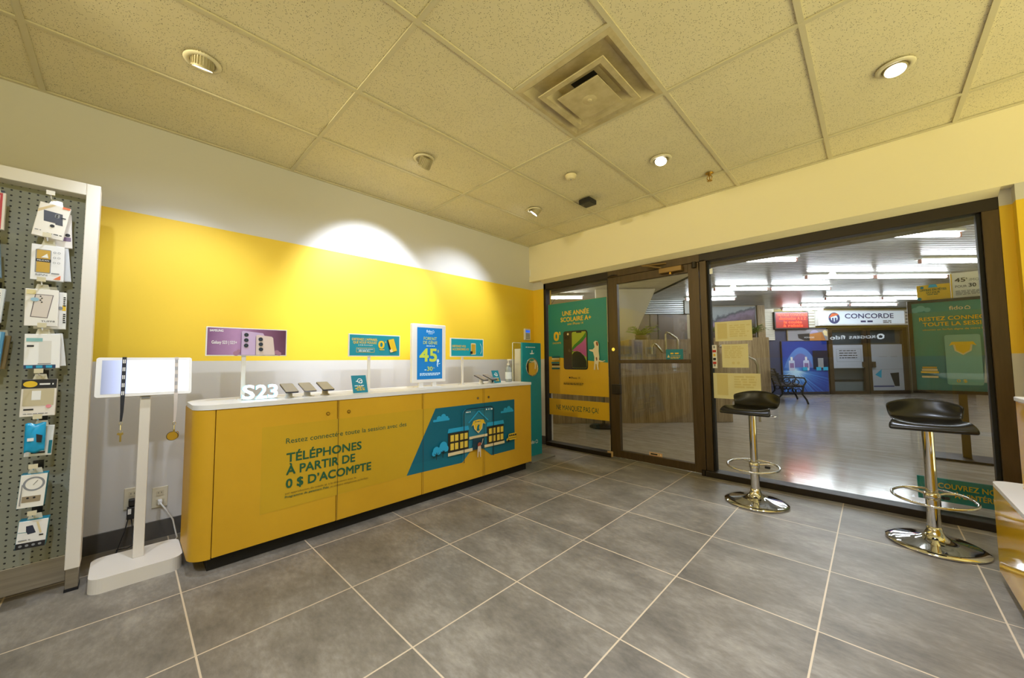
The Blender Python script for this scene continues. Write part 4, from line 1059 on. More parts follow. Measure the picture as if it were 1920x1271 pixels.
# ================================================================== GRAPHICS ON THE SHOPFRONT GLASS
def sheet(name, label, cat, x0, z0, x1, z1, m, draw=None, y=3.7735, t_=0.0008, group=None):
    xc, zc = (x0 + x1) / 2, (z0 + z1) / 2
    t = thing(name, label, cat, (xc, y, zc), 0, group)
    MB().box(x0 - xc, 0.0, z0 - zc, x1 - xc, t_, z1 - zc, m).build('backing', t)
    if draw:
        a = Art(-0.0002); draw(a, lambda x: x - xc, lambda z: z - zc); a.build('printed_face', t)
    return t
PT = mat('poster_teal', '1B8A86', 0.4); PY = mat('poster_yellow', 'DDB022', 0.4)
IPG = mat('phone_graphite', '3A2E22', 0.3)
def poster(a, X, Z):
    a.rect(X(-2.996), Z(0.65), X(-2.15), Z(1.785), PY)
    a.poly([(X(-2.996), Z(1.118)), (X(-2.15), Z(1.035)), (X(-2.15), Z(1.785)), (X(-2.996), Z(1.785))], PT)
    a.text('UNE ANNÉE', X(-2.580), Z(1.622), 0.055, YP, 'c', w=0.385, bold=0.025)
    a.text('SCOLAIRE A+', X(-2.578), Z(1.545), 0.055, YP, 'c', w=0.440, bold=0.025)
    a.text('avec iPhone 14', X(-2.582), Z(1.500), 0.030, YP, 'c', w=0.228, bold=0.0)
    a.text('0', X(-2.906), Z(1.318), 0.105, YP, w=0.072, bold=0.05); a.text('$', X(-2.826), Z(1.390), 0.035, YP, bold=0.03)
    a.text('D’ACOMPTE', X(-2.925), Z(1.274), 0.020, YP, w=0.128, bold=0.02)
    a.rrect(X(-2.760), Z(0.955), X(-2.412), Z(1.425), 0.030, INK).rrect(X(-2.753), Z(0.962), X(-2.620), Z(1.418), 0.026, IPG)
    a.rrect(X(-2.745), Z(1.32), X(-2.665), Z(1.41), 0.02, mat('camera_bump', '2A2018', 0.3)); a.disc(X(-2.690), Z(1.388), 0.014, CREAM); a.disc(X(-2.722), Z(1.350), 0.016, INK)
    a.disc(X(-2.668), Z(1.185), 0.020, mat('logo_grey', '54483A', 0.3)).disc(X(-2.655), Z(1.195), 0.010, IPG)
    a.rrect(X(-2.632), Z(0.972), X(-2.424), Z(1.410), 0.022, mat('screen_lime', '9CB03C', 0.3))
    G2 = mat('screen_green', '2E7C34', 0.3); MG = mat('screen_magenta', 'B0549C', 0.3); DG = mat('screen_dark', '2A2C20', 0.3)
    a.poly([(X(-2.630), Z(1.215)), (X(-2.600), Z(1.250)), (X(-2.530), Z(1.300)), (X(-2.470), Z(1.350)), (X(-2.428), Z(1.404)), (X(-2.428), Z(1.30)), (X(-2.52), Z(1.22)), (X(-2.630), Z(1.16))], G2)
    a.poly([(X(-2.630), Z(1.18)), (X(-2.560), Z(1.235)), (X(-2.480), Z(1.285)), (X(-2.426), Z(1.345)), (X(-2.426), Z(1.10)), (X(-2.470), Z(1.13)), (X(-2.540), Z(1.175)), (X(-2.600), Z(1.175))], MG)
    a.poly([(X(-2.630), Z(0.985)), (X(-2.630), Z(1.135)), (X(-2.600), Z(1.168)), (X(-2.560), Z(1.176)), (X(-2.510), Z(1.160)), (X(-2.460), Z(1.115)), (X(-2.428), Z(1.055)), (X(-2.426), Z(0.985)), (X(-2.445), Z(0.974)), (X(-2.612), Z(0.974))], DG)
    a.rect(X(-2.565), Z(1.395), X(-2.490), Z(1.411), INK)
    # stack of books
    for i, (m, w, dx) in enumerate(((TEALD, 0.125, 0), (CREAM, 0.130, 0.006), (INK, 0.118, 0.0), (TEAL, 0.126, -0.004), (YPD, 0.120, 0.004), (CREAM, 0.116, 0.0), (TEALD, 0.122, 0.006))):
        z0 = 0.955 + i * 0.024; a.rect(X(-2.882 + dx - w / 2), Z(z0), X(-2.882 + dx + w / 2), Z(z0 + 0.019), m)
    # dog standing on its hind legs
    DW = mat('dog_cream', 'E6DCC0', 0.45); DB = mat('dog_rust', '8E4A22', 0.45)
    a.poly([(X(p), Z(q)) for p, q in ((-2.330, 0.955), (-2.322, 1.02), (-2.318, 1.10), (-2.335, 1.160), (-2.384, 1.178), (-2.386, 1.190), (-2.338, 1.190), (-2.312, 1.215), (-2.318, 1.245), (-2.325, 1.272), (-2.300, 1.290), (-2.268, 1.280), (-2.256, 1.240), (-2.260, 1.170), (-2.252, 1.10), (-2.258, 1.068), (-2.215, 1.055), (-2.178, 1.064), (-2.180, 1.056), (-2.215, 1.044), (-2.262, 1.048), (-2.270, 1.0), (-2.262, 0.955), (-2.282, 0.955), (-2.292, 1.02), (-2.304, 1.02), (-2.308, 0.955))], DW)
    a.poly([(X(p), Z(q)) for p, q in ((-2.292, 1.276), (-2.270, 1.276), (-2.264, 1.238), (-2.280, 1.226), (-2.292, 1.250))], DB)
    a.poly([(X(p), Z(q)) for p, q in ((-2.300, 1.095), (-2.284, 1.102), (-2.278, 1.07), (-2.292, 1.055))], DB)
    a.text('iPhone 14', X(-2.585), Z(0.842), 0.026, INK, 'c', w=0.130, bold=0.0); a.disc(X(-2.668), Z(0.855), 0.010, INK)
    a.scribble(X(-2.76), Z(0.800), X(-2.40), 0.006, YPD, 1); a.scribble(X(-2.76), Z(0.784), X(-2.40), 0.008, mat('olive_ink', '6A5A1C'), 2)
sheet('window_poster', 'tall teal and yellow back to school phone poster on the narrow left window', 'poster', -2.998, 0.648, -2.148, 1.787, PY, poster)
def banner(a, X, Z):
    a.text('NE MANQUEZ PAS ÇA!', X(-2.886), Z(0.455), 0.060, GRN, w=0.600, bold=0.004)
sheet('window_banner', 'yellow strip banner on the narrow left window under the tall poster', 'banner', -3.000, 0.383, -2.150, 0.586, PY, banner)
SHT = paper('paper_back', 'FAF3CC'); GHO = paper('ghost_print', 'F0E6B4')
def gh1(a, X, Z): a.rect(X(-1.02), Z(1.25), X(-0.94), Z(1.39), GHO); a.scribble(X(-0.92), Z(1.36), X(-0.76), 0.012, GHO, 6)
def gh2(a, X, Z): a.scribble(X(-0.97), Z(1.17), X(-0.80), 0.010, GHO, 7); a.disc(X(-0.90), Z(1.03), 0.012, GHO).disc(X(-0.86), Z(1.03), 0.012, GHO)
def gh3(a, X, Z): a.rect(X(-1.04), Z(0.74), X(-0.95), Z(0.93), GHO); a.scribble(X(-0.90), Z(0.90), X(-0.72), 0.014, GHO, 5)
sheet('taped_notice', 'topmost of the three pale paper sheets taped to the large window', 'notice', -1.040, 1.228, -0.746, 1.406, SHT, gh1)
sheet('taped_notice', 'small square middle sheet of the three pale papers on the large window', 'notice', -0.990, 0.988, -0.782, 1.198, SHT, gh2)
sheet('taped_notice', 'lowest and widest of the three pale paper sheets on the large window', 'notice', -1.083, 0.708, -0.699, 0.938, SHT, gh3)
def strip(a, X, Z):
    for z, m, w in ((1.165, GREY, 0.014), (1.128, RED, 0.030), (1.092, YP, 0.018), (1.055, INK, 0.024), (1.020, RED, 0.028), (0.998, GREY, 0.014)): a.rect(X(-1.0525 - w / 2), Z(z), X(-1.0525 + w / 2), Z(z + 0.022), m)
sheet('sticker_strip', 'narrow upright strip of small red and yellow stickers beside the papers', 'sticker', -1.073, 0.983, -1.032, 1.196, WINK, strip)
sheet('window_sticker', 'small blank white square sticker at the top left of the large window', 'sticker', -1.066, 1.862, -1.040, 1.912, WINK)
def hours2(a, X, Z):
    a.scribble(X(-1.445), Z(1.118), X(-1.355), 0.014, YP, 1); a.line([(X(-1.445), Z(1.103)), (X(-1.35), Z(1.103))], 0.003, YP)
    a.scribble(X(-1.445), Z(1.085), X(-1.35), 0.006, YP, 2); a.poly([(X(-1.478), Z(1.085)), (X(-1.465), Z(1.115)), (X(-1.452), Z(1.085))], CREAM)
sheet('door_sign', 'small teal sign with yellow print stuck on the glass door', 'sign', -1.490, 1.056, -1.325, 1.166, TEAL, hours2, 3.7555)
sheet('door_sticker', 'tiny red bordered sticker at the foot of the glass door', 'sticker', -1.695, 0.090, -1.560, 0.124, CREAM, lambda a, X, Z: (a.line([(X(-1.690), Z(0.094)), (X(-1.565), Z(0.094)), (X(-1.565), Z(0.120)), (X(-1.690), Z(0.120)), (X(-1.690), Z(0.094))], 0.003, RED), a.scribble(X(-1.68), Z(0.100), X(-1.575), 0.014, INK)), 3.7555)
t = thing('hanging_tag', 'small tan paper tag hanging low at the left foot of the door', 'tag', (-2.125, 3.728, 0.025), 0)
MB().box(-0.035, 0.0, -0.02, 0.035, 0.0015, 0.04, mat('tag_paper', 'C8A878', 0.6)).build('tag_card', t)
MB().tube([(0, 0.001, 0.035), (0.004, 0.003, 0.10), (0.002, 0.012, 0.22)], 0.0015, CREAM, 6).build('tag_string', t)

# lit shop name on the rear wall, seen only as its reflection in the window
t = thing('wall_sign', 'lit shop name letters on a dark board on the rear wall', 'sign', (-0.26, -4.098, 1.53), PI)
MB().box(-0.62, 0.0, -0.14, 0.62, 0.012, 0.14, mat('sign_board', '1E1A18', 0.4)).build('sign_board', t)
LT = mat('sign_letter_glow', 'F4FAFF', 0.3, emit=8, emit_col='E8F6FF')
a = Art(-0.012, 0.003)
a.ring(-0.40, 0.0, 0.030, 0.062, LT, 4 * 9).text('ROGERS', -0.315, -0.030, 0.062, LT, w=0.435, bold=0.02).text('fido', 0.185, -0.030, 0.090, LT, w=0.27, bold=0.03)
a.build('lit_letters', t)

# ================================================================== THE MALL BEYOND THE GLASS (turned 44 degrees to the shop)
TH = 0.7696
RV = Vector((math.cos(TH), math.sin(TH), 0)); FV = Vector((-math.sin(TH), math.cos(TH), 0))
def M(a, d, z=0.0): return RV * a + FV * d + Vector((0, 0, z))
MR = Matrix.Rotation(TH, 4, 'Z')
fl = MB(); fl.add([(-16, 3.83, -0.004), (14, 3.83, -0.004), (14, 24, -0.004), (-16, 24, -0.004)], [(0, 1, 2, 3)], MFLOOR); struct(fl, 'floor_mall', solid=0.0)
MCZ = 2.52
SLAT = mottled('ceiling_slat', '9C9A96', 'B0AEA8', 5, 0.32, None, 0.25)
cl = MB(); cl.add([(-16, 3.9, MCZ + 0.06), (14, 3.9, MCZ + 0.06), (14, 24, MCZ + 0.06), (-16, 24, MCZ + 0.06)], [(3, 2, 1, 0)], mat('mall_plenum', '24221F', 0.8)); struct(cl, 'ceiling_mall')
sl = MB()
d = 2.2
while d < 11.2:
    # each slat runs from the shopfront line outward
    a0 = (3.95 - FV.y * d) / RV.y
    a0 = max(a0, 3.2)
    v = [M(a0, d), M(13.5, d), M(13.5, d + 0.066), M(a0, d + 0.066)]
    sl.add([(p.x, p.y, MCZ) for p in v] + [(p.x, p.y, MCZ + 0.02) for p in v], [(3, 2, 1, 0), (0, 1, 5, 4), (2, 3, 7, 6)], SLAT)
    d += 0.09
o = struct(sl, 'ceiling_slats')
CP = mottled('mall_drop_tile', 'BEB39A', 'C8BEA6', 4, 0.8)
cl = MB()
for i in range(-8, 3):
    for d in range(3, 12):
        p = [M(i * 1.06, d), M(i * 1.06 + 1.05, d), M(i * 1.06 + 1.05, d + 0.99), M(i * 1.06, d + 0.99)]
        if min(q.y for q in p) < 3.95: continue
        cl.add([(q.x, q.y, MCZ + 0.03) for q in p], [(3, 2, 1, 0)], CP)
struct(cl, 'ceiling_mall_tiles')
struct(MB().box(-3.4, 3.92, 1.985, 2.3, 4.06, 2.75, mat('mall_fascia', '6A5E50', 0.5)), 'trim_2')

def mall_wall(name, a0, d0, a1, d1, z0, z1, m):
    b = MB().box(a0, d0, z0, a1, d1, z1, m, MR); return struct(b, name)
BEI = mottled('mall_beige', 'C6B690', 'D0C09C', 3, 0.6)
mall_wall('wall_mall_back', -8.0, 11.2, 14.0, 11.4, 0, 2.6, BEI)
mall_wall('wall_mall_right', 13.6, 2.5, 13.8, 11.3, 0, 2.6, BEI)
mall_wall('wall_mall_left', -8.2, 2.0, -8.0, 11.3, 0, 2.6, BEI)
mall_wall('wall_stone_near', -3.0, 6.35, 3.72, 7.0, 0, 1.16, TRAV)
mall_wall('wall_stone_step', 2.2, 7.0, 3.90, 7.6, 0, 1.44, TRAV)
mall_wall('wall_stone_far', 3.9, 9.4, 6.50, 10.2, 0, 1.60, TRAV)
mall_wall('wall_stone_end', 6.30, 10.2, 6.50, 11.2, 0, 1.60, TRAV)
mall_wall('pillar_mall', 6.72, 10.12, 6.92, 10.3, 1.60, 2.52, TRAV)
b = MB()
for k in range(15):
    z = 1.60 + k * 0.062; b.box(7.40, 10.93, z, 7.74, 11.19, z + 0.054, mat('white_brick', 'D6D0BE', 0.6), MR)
struct(b, 'pillar_white_brick')

# tube lights of the mall ceiling
TUBE = mat('tube_glow', 'FFFFFF', 0.3, emit=48, emit_col='EEF6FF'); TCH = mat('tube_channel', 'DADCDC', 0.4); TRED = mat('tube_cap', 'B88478', 0.4)
first = None
def tube_light(a0, a1, d, label):
    w = a1 - a0
    t = thing('tube_light', label, 'ceiling light', M((a0 + a1) / 2, d, MCZ - 0.003), TH, 'tube lights of the mall ceiling')
    MB().box(-w / 2, -0.06, -0.030, w / 2, 0.06, 0.0, TCH).build('channel', t, bevel=0.004)
    MB().cyl((-w / 2 + 0.03, 0, -0.062), (w / 2 - 0.03, 0, -0.062), 0.020, TUBE, 14).build('tube', t)
    b = MB()
    for s in (-1, 1): b.box(s * (w / 2 - 0.018) - 0.012, -0.018, -0.085, s * (w / 2 - 0.018) + 0.012, 0.018, -0.030, TRED)
    b.build('end_cap', t)
rows = [(4.00, 5.14, 4.18, 'tube light nearest the shop window, high at the right'),
        (2.98, 4.05, 5.20, 'tube light high at the left, just under the window head'),
        (5.95, 7.05, 5.36, 'tube light right of the second row, near the window edge'),
        (5.08, 6.26, 6.36, 'left tube light of the third row beyond the window'), (6.30, 7.56, 6.38, 'right tube light of the third row beyond the window'),
        (4.06, 5.15, 7.40, 'left tube light of the row above the papers'), (5.20, 6.42, 7.42, 'right tube light of the row above the papers'),
        (4.05, 5.22, 8.62, 'tube light above the mountain billboard'),
        (7.40, 8.70, 8.72, 'left tube light of the row above the round logo sign'), (8.76, 9.90, 8.74, 'right tube light of the row above the round logo sign'),
        (7.62, 8.86, 9.76, 'left tube light of the last pair over the shop fronts'), (8.94, 10.2, 9.78, 'right tube light of the last pair over the shop fronts'),
        (7.75, 8.95, 10.62, 'single tube light just over the red sign'),
        (0.60, 1.60, 8.25, 'tube light seen above the tall poster on the narrow window')]
for r in rows: tube_light(*r)

def mthing(name, label, cat, a, d, z=0.0, group=None, rot=0.0): return thing(name, label, cat, M(a, d, z), TH + rot, group)

# ------------------------------------------------------------------ travel agency front
SF = 10.95
MBR = mat('shop_brown', '4A3A28', 0.4, 0.2)
mall_wall('wall_shop_band', 7.45, SF + 0.06, 13.6, 11.2, 1.95, 2.52, mat('shop_band', '8A7A3A', 0.5))
t = mthing('shop_sign', 'long white lit shop sign with a round blue logo over the glass doors', 'sign', 10.30, SF - 0.1, 2.235)
MB().box(-1.32, 0.0, -0.225, 1.38, 0.15, 0.225, WPL).build('sign_box', t, bevel=0.008)
LSG = mat('sign_light_face', 'D2DCE8', 0.3, emit=0.45, emit_col='CFDCEA'); NAVY = mat('navy_logo', '3A4478', 0.4)
a = Art(-0.001, 0.002)
a.rect(-1.27, -0.185, 1.20, 0.185, LSG)
a.ring(-0.86, -0.01, 0.10, 0.165, NAVY); a.poly([(-1.02, 0.0), (-0.72, 0.09), (-0.78, 0.13), (-0.92, 0.13)], ORANGE); a.rect(-0.93, -0.13, -0.88, 0.0, NAVY).rect(-0.85, -0.13, -0.80, 0.0, NAVY)
a.text('CONCORDE', -0.55, -0.02, 0.135, NAVY, w=1.42, bold=0.02); a.scribble(-0.10, -0.14, 0.35, 0.05, NAVY); a.scribble(0.55, -0.12, 0.85, 0.03, GREY, 2)
a.build('sign_face', t)
b = MB()
for k in range(4): b.box(1.23, -0.006, -0.16 + k * 0.095, 1.36, 0.0, -0.14 + k * 0.095, INK)
b.build('vent_slots', t)
t = mthing('led_sign', 'red glowing message sign on the wall left of the long white sign', 'lit sign', 8.20, SF - 0.1, 2.17)
MB().box(-0.50, 0.0, -0.26, 0.50, 0.10, 0.26, BLK).build('sign_case', t, bevel=0.01)
a = Art(-0.001, 0.002); LR = mat('led_red', '401008', 0.4, emit=3.6, emit_col='FF4A24')
a.rect(-0.47, -0.22, 0.47, 0.23, mat('led_back', '2A0806', 0.4, emit=1.0, emit_col='C01A10'))
for s, zz, w in (('VOYAGE CONCORDE', 0.125, 0.88), ('destination A à Z', 0.020, 0.78), ('la coulée', -0.085, 0.52), ('à rabais', -0.185, 0.56)): a.text(s, 0.02, zz, 0.075, LR, 'c', w=w, bold=0.02)
a.build('led_face', t)
b = MB()
for k in range(6): b.box(8.74, SF + 0.02, 1.97 + k * 0.085, 8.98, SF + 0.06, 2.035 + k * 0.085, mat('white_siding', 'CFCBBE', 0.5), MR)
struct(b, 'trim_3')

def starburst():
    m = mat('space_print', '1C2F7C', 0.35); q = NT(m)
    tc = q.n('ShaderNodeTexCoord'); sx = q.n('ShaderNodeSeparateXYZ'); q.l(tc.outputs['Object'], sx.inputs[0])
    zz = q.math('ADD', sx.outputs[2], 0.10); xx = q.math('ADD', sx.outputs[0], 0.30)
    ang = q.math('ARCTAN2', zz, xx); rad = q.math('SQRT', q.math('ADD', q.math('MULTIPLY', xx, xx), q.math('MULTIPLY', zz, zz)))
    n = q.n('ShaderNodeTexNoise'); n.noise_dimensions = '1D'; q.l(ang, n.inputs['W']); n.inputs['Scale'].default_value = 14; n.inputs['Detail'].default_value = 3
    lowr = q.math('LESS_THAN', zz, 0.0)
    ray = q.math('MULTIPLY', q.math('MULTIPLY', q.math('SUBTRACT', n.outputs['Fac'], 0.35), 2.2), lowr)
    fall = q.math('DIVIDE', 0.34, q.math('ADD', rad, 0.14))
    v = q.math('MULTIPLY', fall, q.math('ADD', 0.45, ray))
    q.l(q.ramp(v, [(0.0, lin('15205A')), (0.25, lin('28449C')), (0.55, lin('4A8CD8')), (0.95, lin('C8ECFF'))]), q.b.inputs['Base Color'])
    return m
t = mthing('travel_poster', 'large blue space themed poster panel on the shop front behind the bench', 'poster', 8.60, SF, 0.80)
MB().box(-0.68, 0.0, -0.74, 0.68, 0.04, 0.765, MBR).build('panel', t)
a = Art(-0.001, 0.002); a.rect(-0.66, -0.72, 0.66, 0.76, starburst())
a.build('poster_print', t)
a = Art(-0.004, 0.002)
a.poly([(-0.62 + 1.0 * i / 24, -0.02 + 0.60 * math.sin(PI * i / 24) ** 0.8) for i in range(25)], mat('planet_print', '5A82C8', 0.4))
a.poly([(-0.48 + 0.70 * i / 24, 0.0 + 0.40 * math.sin(PI * i / 24) ** 0.8) for i in range(25)], mat('planet_shade', '6E6AA8', 0.4))
for x in (-0.40, 0.02): a.rrect(x - 0.085, -0.10, x + 0.085, 0.20, 0.03, mat('bottle_print', 'C8D2EA', 0.3)).rect(x - 0.03, 0.20, x + 0.03, 0.30, WINK).rect(x - 0.06, -0.02, x + 0.06, 0.12, mat('bottle_violet', '8A6E9C', 0.3))
a.rect(0.22, -0.06, 0.66, 0.48, mat('screen_navy', '1A2038', 0.3)); a.rect(0.36, -0.02, 0.52, 0.26, GREY)
for x in (-0.1, 0.3, 0.5): a.rect(x, -0.10, x + 0.14, 0.0, BLUE)
a.build('poster_motif', t)
t = mthing('upper_poster', 'brown and tan poster panel above the blue space poster', 'poster', 8.72, SF, 1.75)
MB().box(-0.60, 0.0, -0.175, 0.60, 0.04, 0.155, mat('poster_tan', '9A8668', 0.45)).build('panel', t)
a = Art(-0.001, 0.002); a.rect(-0.58, -0.17, 0.58, 0.15, mat('poster_grey', '8C8A90', 0.45)); a.poly([(-0.30, 0.02), (0.05, 0.04), (0.05, -0.17), (-0.10, -0.17), (-0.28, -0.10)], INK)
a.disc(0.20, 0.0, 0.14, mat('lilac_soft', 'A8A0C0', 0.45)); a.poly([(0.05, 0.02), (0.42, 0.08), (0.52, -0.17), (0.05, -0.17)], mat('poster_orange', 'A8703C', 0.45)); a.poly([(0.44, 0.10), (0.50, 0.14), (0.57, 0.10), (0.57, -0.05), (0.48, -0.02)], CREAM)
a.text('VOYAGES', -0.12, -0.10, 0.04, WINK, w=0.30, bold=0.0)
a.build('poster_print', t)
mall_wall('wall_shop_dark', 7.40, SF + 0.05, 9.34, 11.2, 0, 1.95, mat('shop_dark_wall', '3A3E58', 0.5))

dr = sroot('door_2', M(10.46, SF, 0), TH)
f = MB()
for x0, x1 in ((-1.14, -1.02), (-0.10, 0.10), (1.06, 1.18)): f.box(x0, 0.0, 0.0, x1, 0.08, 1.95, MBR)
f.box(-1.14, 0.0, 1.88, 1.18, 0.08, 1.95, MBR); f.box(-1.14, 0.0, 0.0, 1.18, 0.08, 0.09, MBR); f.box(-0.008, -0.004, 0.0, 0.008, 0.0, 1.88, DARK)
f.build('door_frame', dr)
for s, x0, x1 in ((0, -1.02, -0.10), (1, 0.10, 1.06)): MB().box(x0, 0.035, 0.09, x1, 0.045, 1.88, GLASS).build('glass_pane', dr)
for x in (-0.14, 0.14): MB().box(x - 0.05, -0.03, 0.78, x + 0.05, 0.0, 0.94, MBR).build('door_latch', dr)
mall_wall('wall_shop_inner', 9.34, 11.15, 11.7, 11.2, 0, 1.95, mat('shop_inner_wall', '5A6068', 0.5))
mall_wall('wall_shop_right', 11.64, SF + 0.05, 13.6, 11.2, 0, 1.95, mat('shop_right_wall', '6A604A', 0.5))
DOORSH = mat('door_sheet', 'AEB6C4', 0.5)
def door_sheet(label, a0, z0, a1, z1, draw):
    ac = (a0 + a1) / 2; zc_ = (z0 + z1) / 2
    t = mthing('door_poster', label, 'poster', ac, SF + 0.028, zc_)
    MB().box(a0 - ac, 0, z0 - zc_, a1 - ac, 0.004, z1 - zc_, DOORSH).build('sheet', t)
    q = Art(-0.0005, 0.001); draw(q, lambda x: x - ac, lambda z: z - zc_); q.build('printed_face', t)
def s1(q, X, Z):
    q.line([(X(9.56), Z(1.32)), (X(10.28), Z(1.32)), (X(10.28), Z(0.95)), (X(9.56), Z(0.95)), (X(9.56), Z(1.32))], 0.008, GREY)
    for z in (1.26, 1.19, 1.12, 1.05): q.scribble(X(9.64), Z(z), X(10.22), 0.022, INK)
def s2(q, X, Z): q.scribble(X(10.80), Z(1.08), X(11.05), 0.014, GREY); q.scribble(X(11.15), Z(1.08), X(11.42), 0.014, GREY)
def s3(q, X, Z):
    q.poly([(X(10.66), Z(0.56)), (X(10.86), Z(0.72)), (X(10.84), Z(0.46))], BLUE); q.poly([(X(11.10), Z(0.60)), (X(11.36), Z(0.62)), (X(11.36), Z(0.22)), (X(11.22), Z(0.22))], INK)
    q.rect(X(10.60), Z(0.20), X(11.20), Z(0.24), NAVY)
door_sheet('pale sheet with printed lines on the left glass shop door', 9.45, 0.76, 10.34, 1.44, s1)
door_sheet('pale blank sheet on the upper right glass shop door', 10.58, 0.72, 11.50, 1.45, s2)
door_sheet('pale sheet with a blue triangle low on the right glass shop door', 10.58, 0.10, 11.50, 0.715, s3)
t = mthing('shop_counter', 'low dark counter seen through the left glass shop door', 'counter', 9.9, 11.06)
MB().box(-0.42, -0.04, 0.0, 0.42, 0.06, 0.36, mat('counter_slate', '74808C', 0.4)).build('carcass', t); MB().box(-0.44, -0.05, 0.36, 0.44, 0.07, 0.42, INK).build('counter_top', t)

# black cast iron bench, its end toward the shop window
t = mthing('park_bench', 'black ornate cast iron bench in front of the blue poster', 'bench', 6.86, 9.35, 0, None, math.radians(-28))
IR = mat('cast_iron', '0A0A0E', 0.4, 0.3)
def bench_end(y):
    b = MB()
    b.tube([(0.30, y, 0.0), (0.27, y, 0.10), (0.20, y, 0.22), (0.22, y, 0.40)], 0.020, IR, 8)
    b.tube([(-0.30, y, 0.0), (-0.26, y, 0.12), (-0.18, y, 0.22), (-0.20, y, 0.40), (-0.26, y, 0.62), (-0.33, y, 0.82)], 0.020, IR, 8)
    b.tube([(-0.20, y, 0.40), (0.24, y, 0.40)], 0.018, IR, 8)
    b.tube([(0.22, y, 0.40), (0.28, y, 0.52), (0.25, y, 0.60), (0.10, y, 0.61), (-0.24, y, 0.60)], 0.018, IR, 8)
    for cx_, cz_, r in ((-0.08, 0.50, 0.065), (0.08, 0.50, 0.065), (0.0, 0.30, 0.07), (-0.12, 0.30, 0.05), (0.13, 0.30, 0.05)):
        b.tube([(cx_ + r * math.cos(q), y, cz_ + r * math.sin(q)) for q in [2 * PI * i / 16 for i in range(16)]], 0.011, IR, 6, True)
    return b
for y in (-0.60, 0.60): bench_end(y).build('end_frame', t)
b = MB()
for k in range(5): b.box(-0.18 + k * 0.088, -0.62, 0.405, -0.11 + k * 0.088, 0.62, 0.428, IR)
b.build('seat', t)
b = MB()
for k in range(6):
    z = 0.48 + k * 0.06; x = -0.215 - k * 0.019
    b.box(x - 0.012, -0.62, z, x + 0.008, 0.62, z + 0.038, IR)
for k in range(9): b.tube([(-0.24 + 0.06 * math.sin(q) * 0.3, -0.5 + k * 0.125 + 0.05 * math.cos(q), 0.66 + 0.05 * math.sin(q)) for q in [2 * PI * i / 12 for i in range(12)]], 0.010, IR, 6, True)
b.build('backrest', t)

# planter, billboard, stair and woodwork
def field():
    m = mat('lavender_print', '8A7A94', 0.5); q = NT(m)
    tc = q.n('ShaderNodeTexCoord'); g_ = tc.outputs['Object']; sx = q.n('ShaderNodeSeparateXYZ'); q.l(g_, sx.inputs[0])
    h = q.math('ADD', q.math('SUBTRACT', sx.outputs[2], q.math('MULTIPLY', sx.outputs[0], 0.30)), q.math('MULTIPLY', q.noise(g_, 6, 5), 0.35))
    r = q.ramp(h, [(0.0, lin('4E4838')), (0.22, lin('7A6474')), (0.36, lin('9C8AA4')), (0.46, lin('5A6068')), (0.52, lin('B4BCC4')), (0.8, lin('C6CCD0'))])
    q.l(q.mix(q.math('MULTIPLY', q.noise(g_, 60, 2), 0.35), r, lin('3C3440')), q.b.inputs['Base Color'])
    return m
t = mthing('billboard', 'large picture of a lavender hillside on the wall behind the green plants', 'picture', 6.02, 10.16, 2.0)
MB().box(-0.66, 0.0, -0.38, 0.66, 0.03, 0.48, field()).build('picture_panel', t)
b = MB(); b.box(-0.68, -0.01, -0.40, -0.66, 0.04, 0.50, GREY); b.box(0.66, -0.01, -0.40, 0.68, 0.04, 0.50, GREY); b.box(-0.66, -0.01, 0.48, 0.66, 0.04, 0.50, GREY); b.box(-0.66, -0.01, -0.40, 0.66, 0.04, -0.38, GREY); b.build('frame', t)
LEAF = mottled('leaf_green', '3E5A22', '6E8A34', 12, 0.45); LEAF2 = mottled('leaf_light', '6A8A3A', '8EA852', 12, 0.45)
def fern(label, a, d, z, size, nleaf, m, seed):
    rnd = random.Random(seed)
    t = mthing('potted_fern', label, 'plant', a, d, z)
    b = MB()
    for k in range(nleaf):
        an = rnd.uniform(0, 2 * PI); L = size * rnd.uniform(0.7, 1.1); up = rnd.uniform(0.5, 1.2)
        pts = []
        for i in range(8):
            s = i / 7
            rr = L * s * 0.75; zz = L * (up * s - 0.9 * up * s * s * rnd.uniform(0.7, 1.0) * 0.7)
            pts.append(Vector((rr * math.cos(an), rr * math.sin(an), 0.06 + zz)))
        w = Vector((-math.sin(an), math.cos(an), 0))
        for i in range(1, 8):
            for sgn in (-1, 1):
                p = pts[i]; l = 0.16 * size * (1.15 - i / 8)
                tip = p + w * sgn * l + (pts[i] - pts[i - 1]) * 0.8 + Vector((0, 0, -0.02 * size))
                nrm = (pts[i] - pts[i - 1]) * 0.35
                b.add([p, p + w * sgn * l * 0.5 + nrm, tip, p + w * sgn * l * 0.5 - nrm], [(0, 1, 2, 3)], m, False)
        b.tube(pts, 0.004, m, 4)
    b.build('fronds', t)
    MB().lathe([(0.0, 0.0), (0.10, 0.0), (0.13, 0.09), (0.12, 0.09), (0.0, 0.08)], mat('pot_brown', '5A4630', 0.6), 24).build('pot', t)
fern('dense green plant in front of the right part of the lavender picture', 6.14, 9.60, 1.601, 0.50, 30, LEAF, 3)
fern('green plant left of the lavender picture, next to the window frame', 5.08, 9.65, 1.601, 0.50, 24, LEAF, 5)
fern('light green plant on the stone ledge seen through the glass door', 2.50, 7.16, 1.441, 0.40, 34, LEAF2, 8)

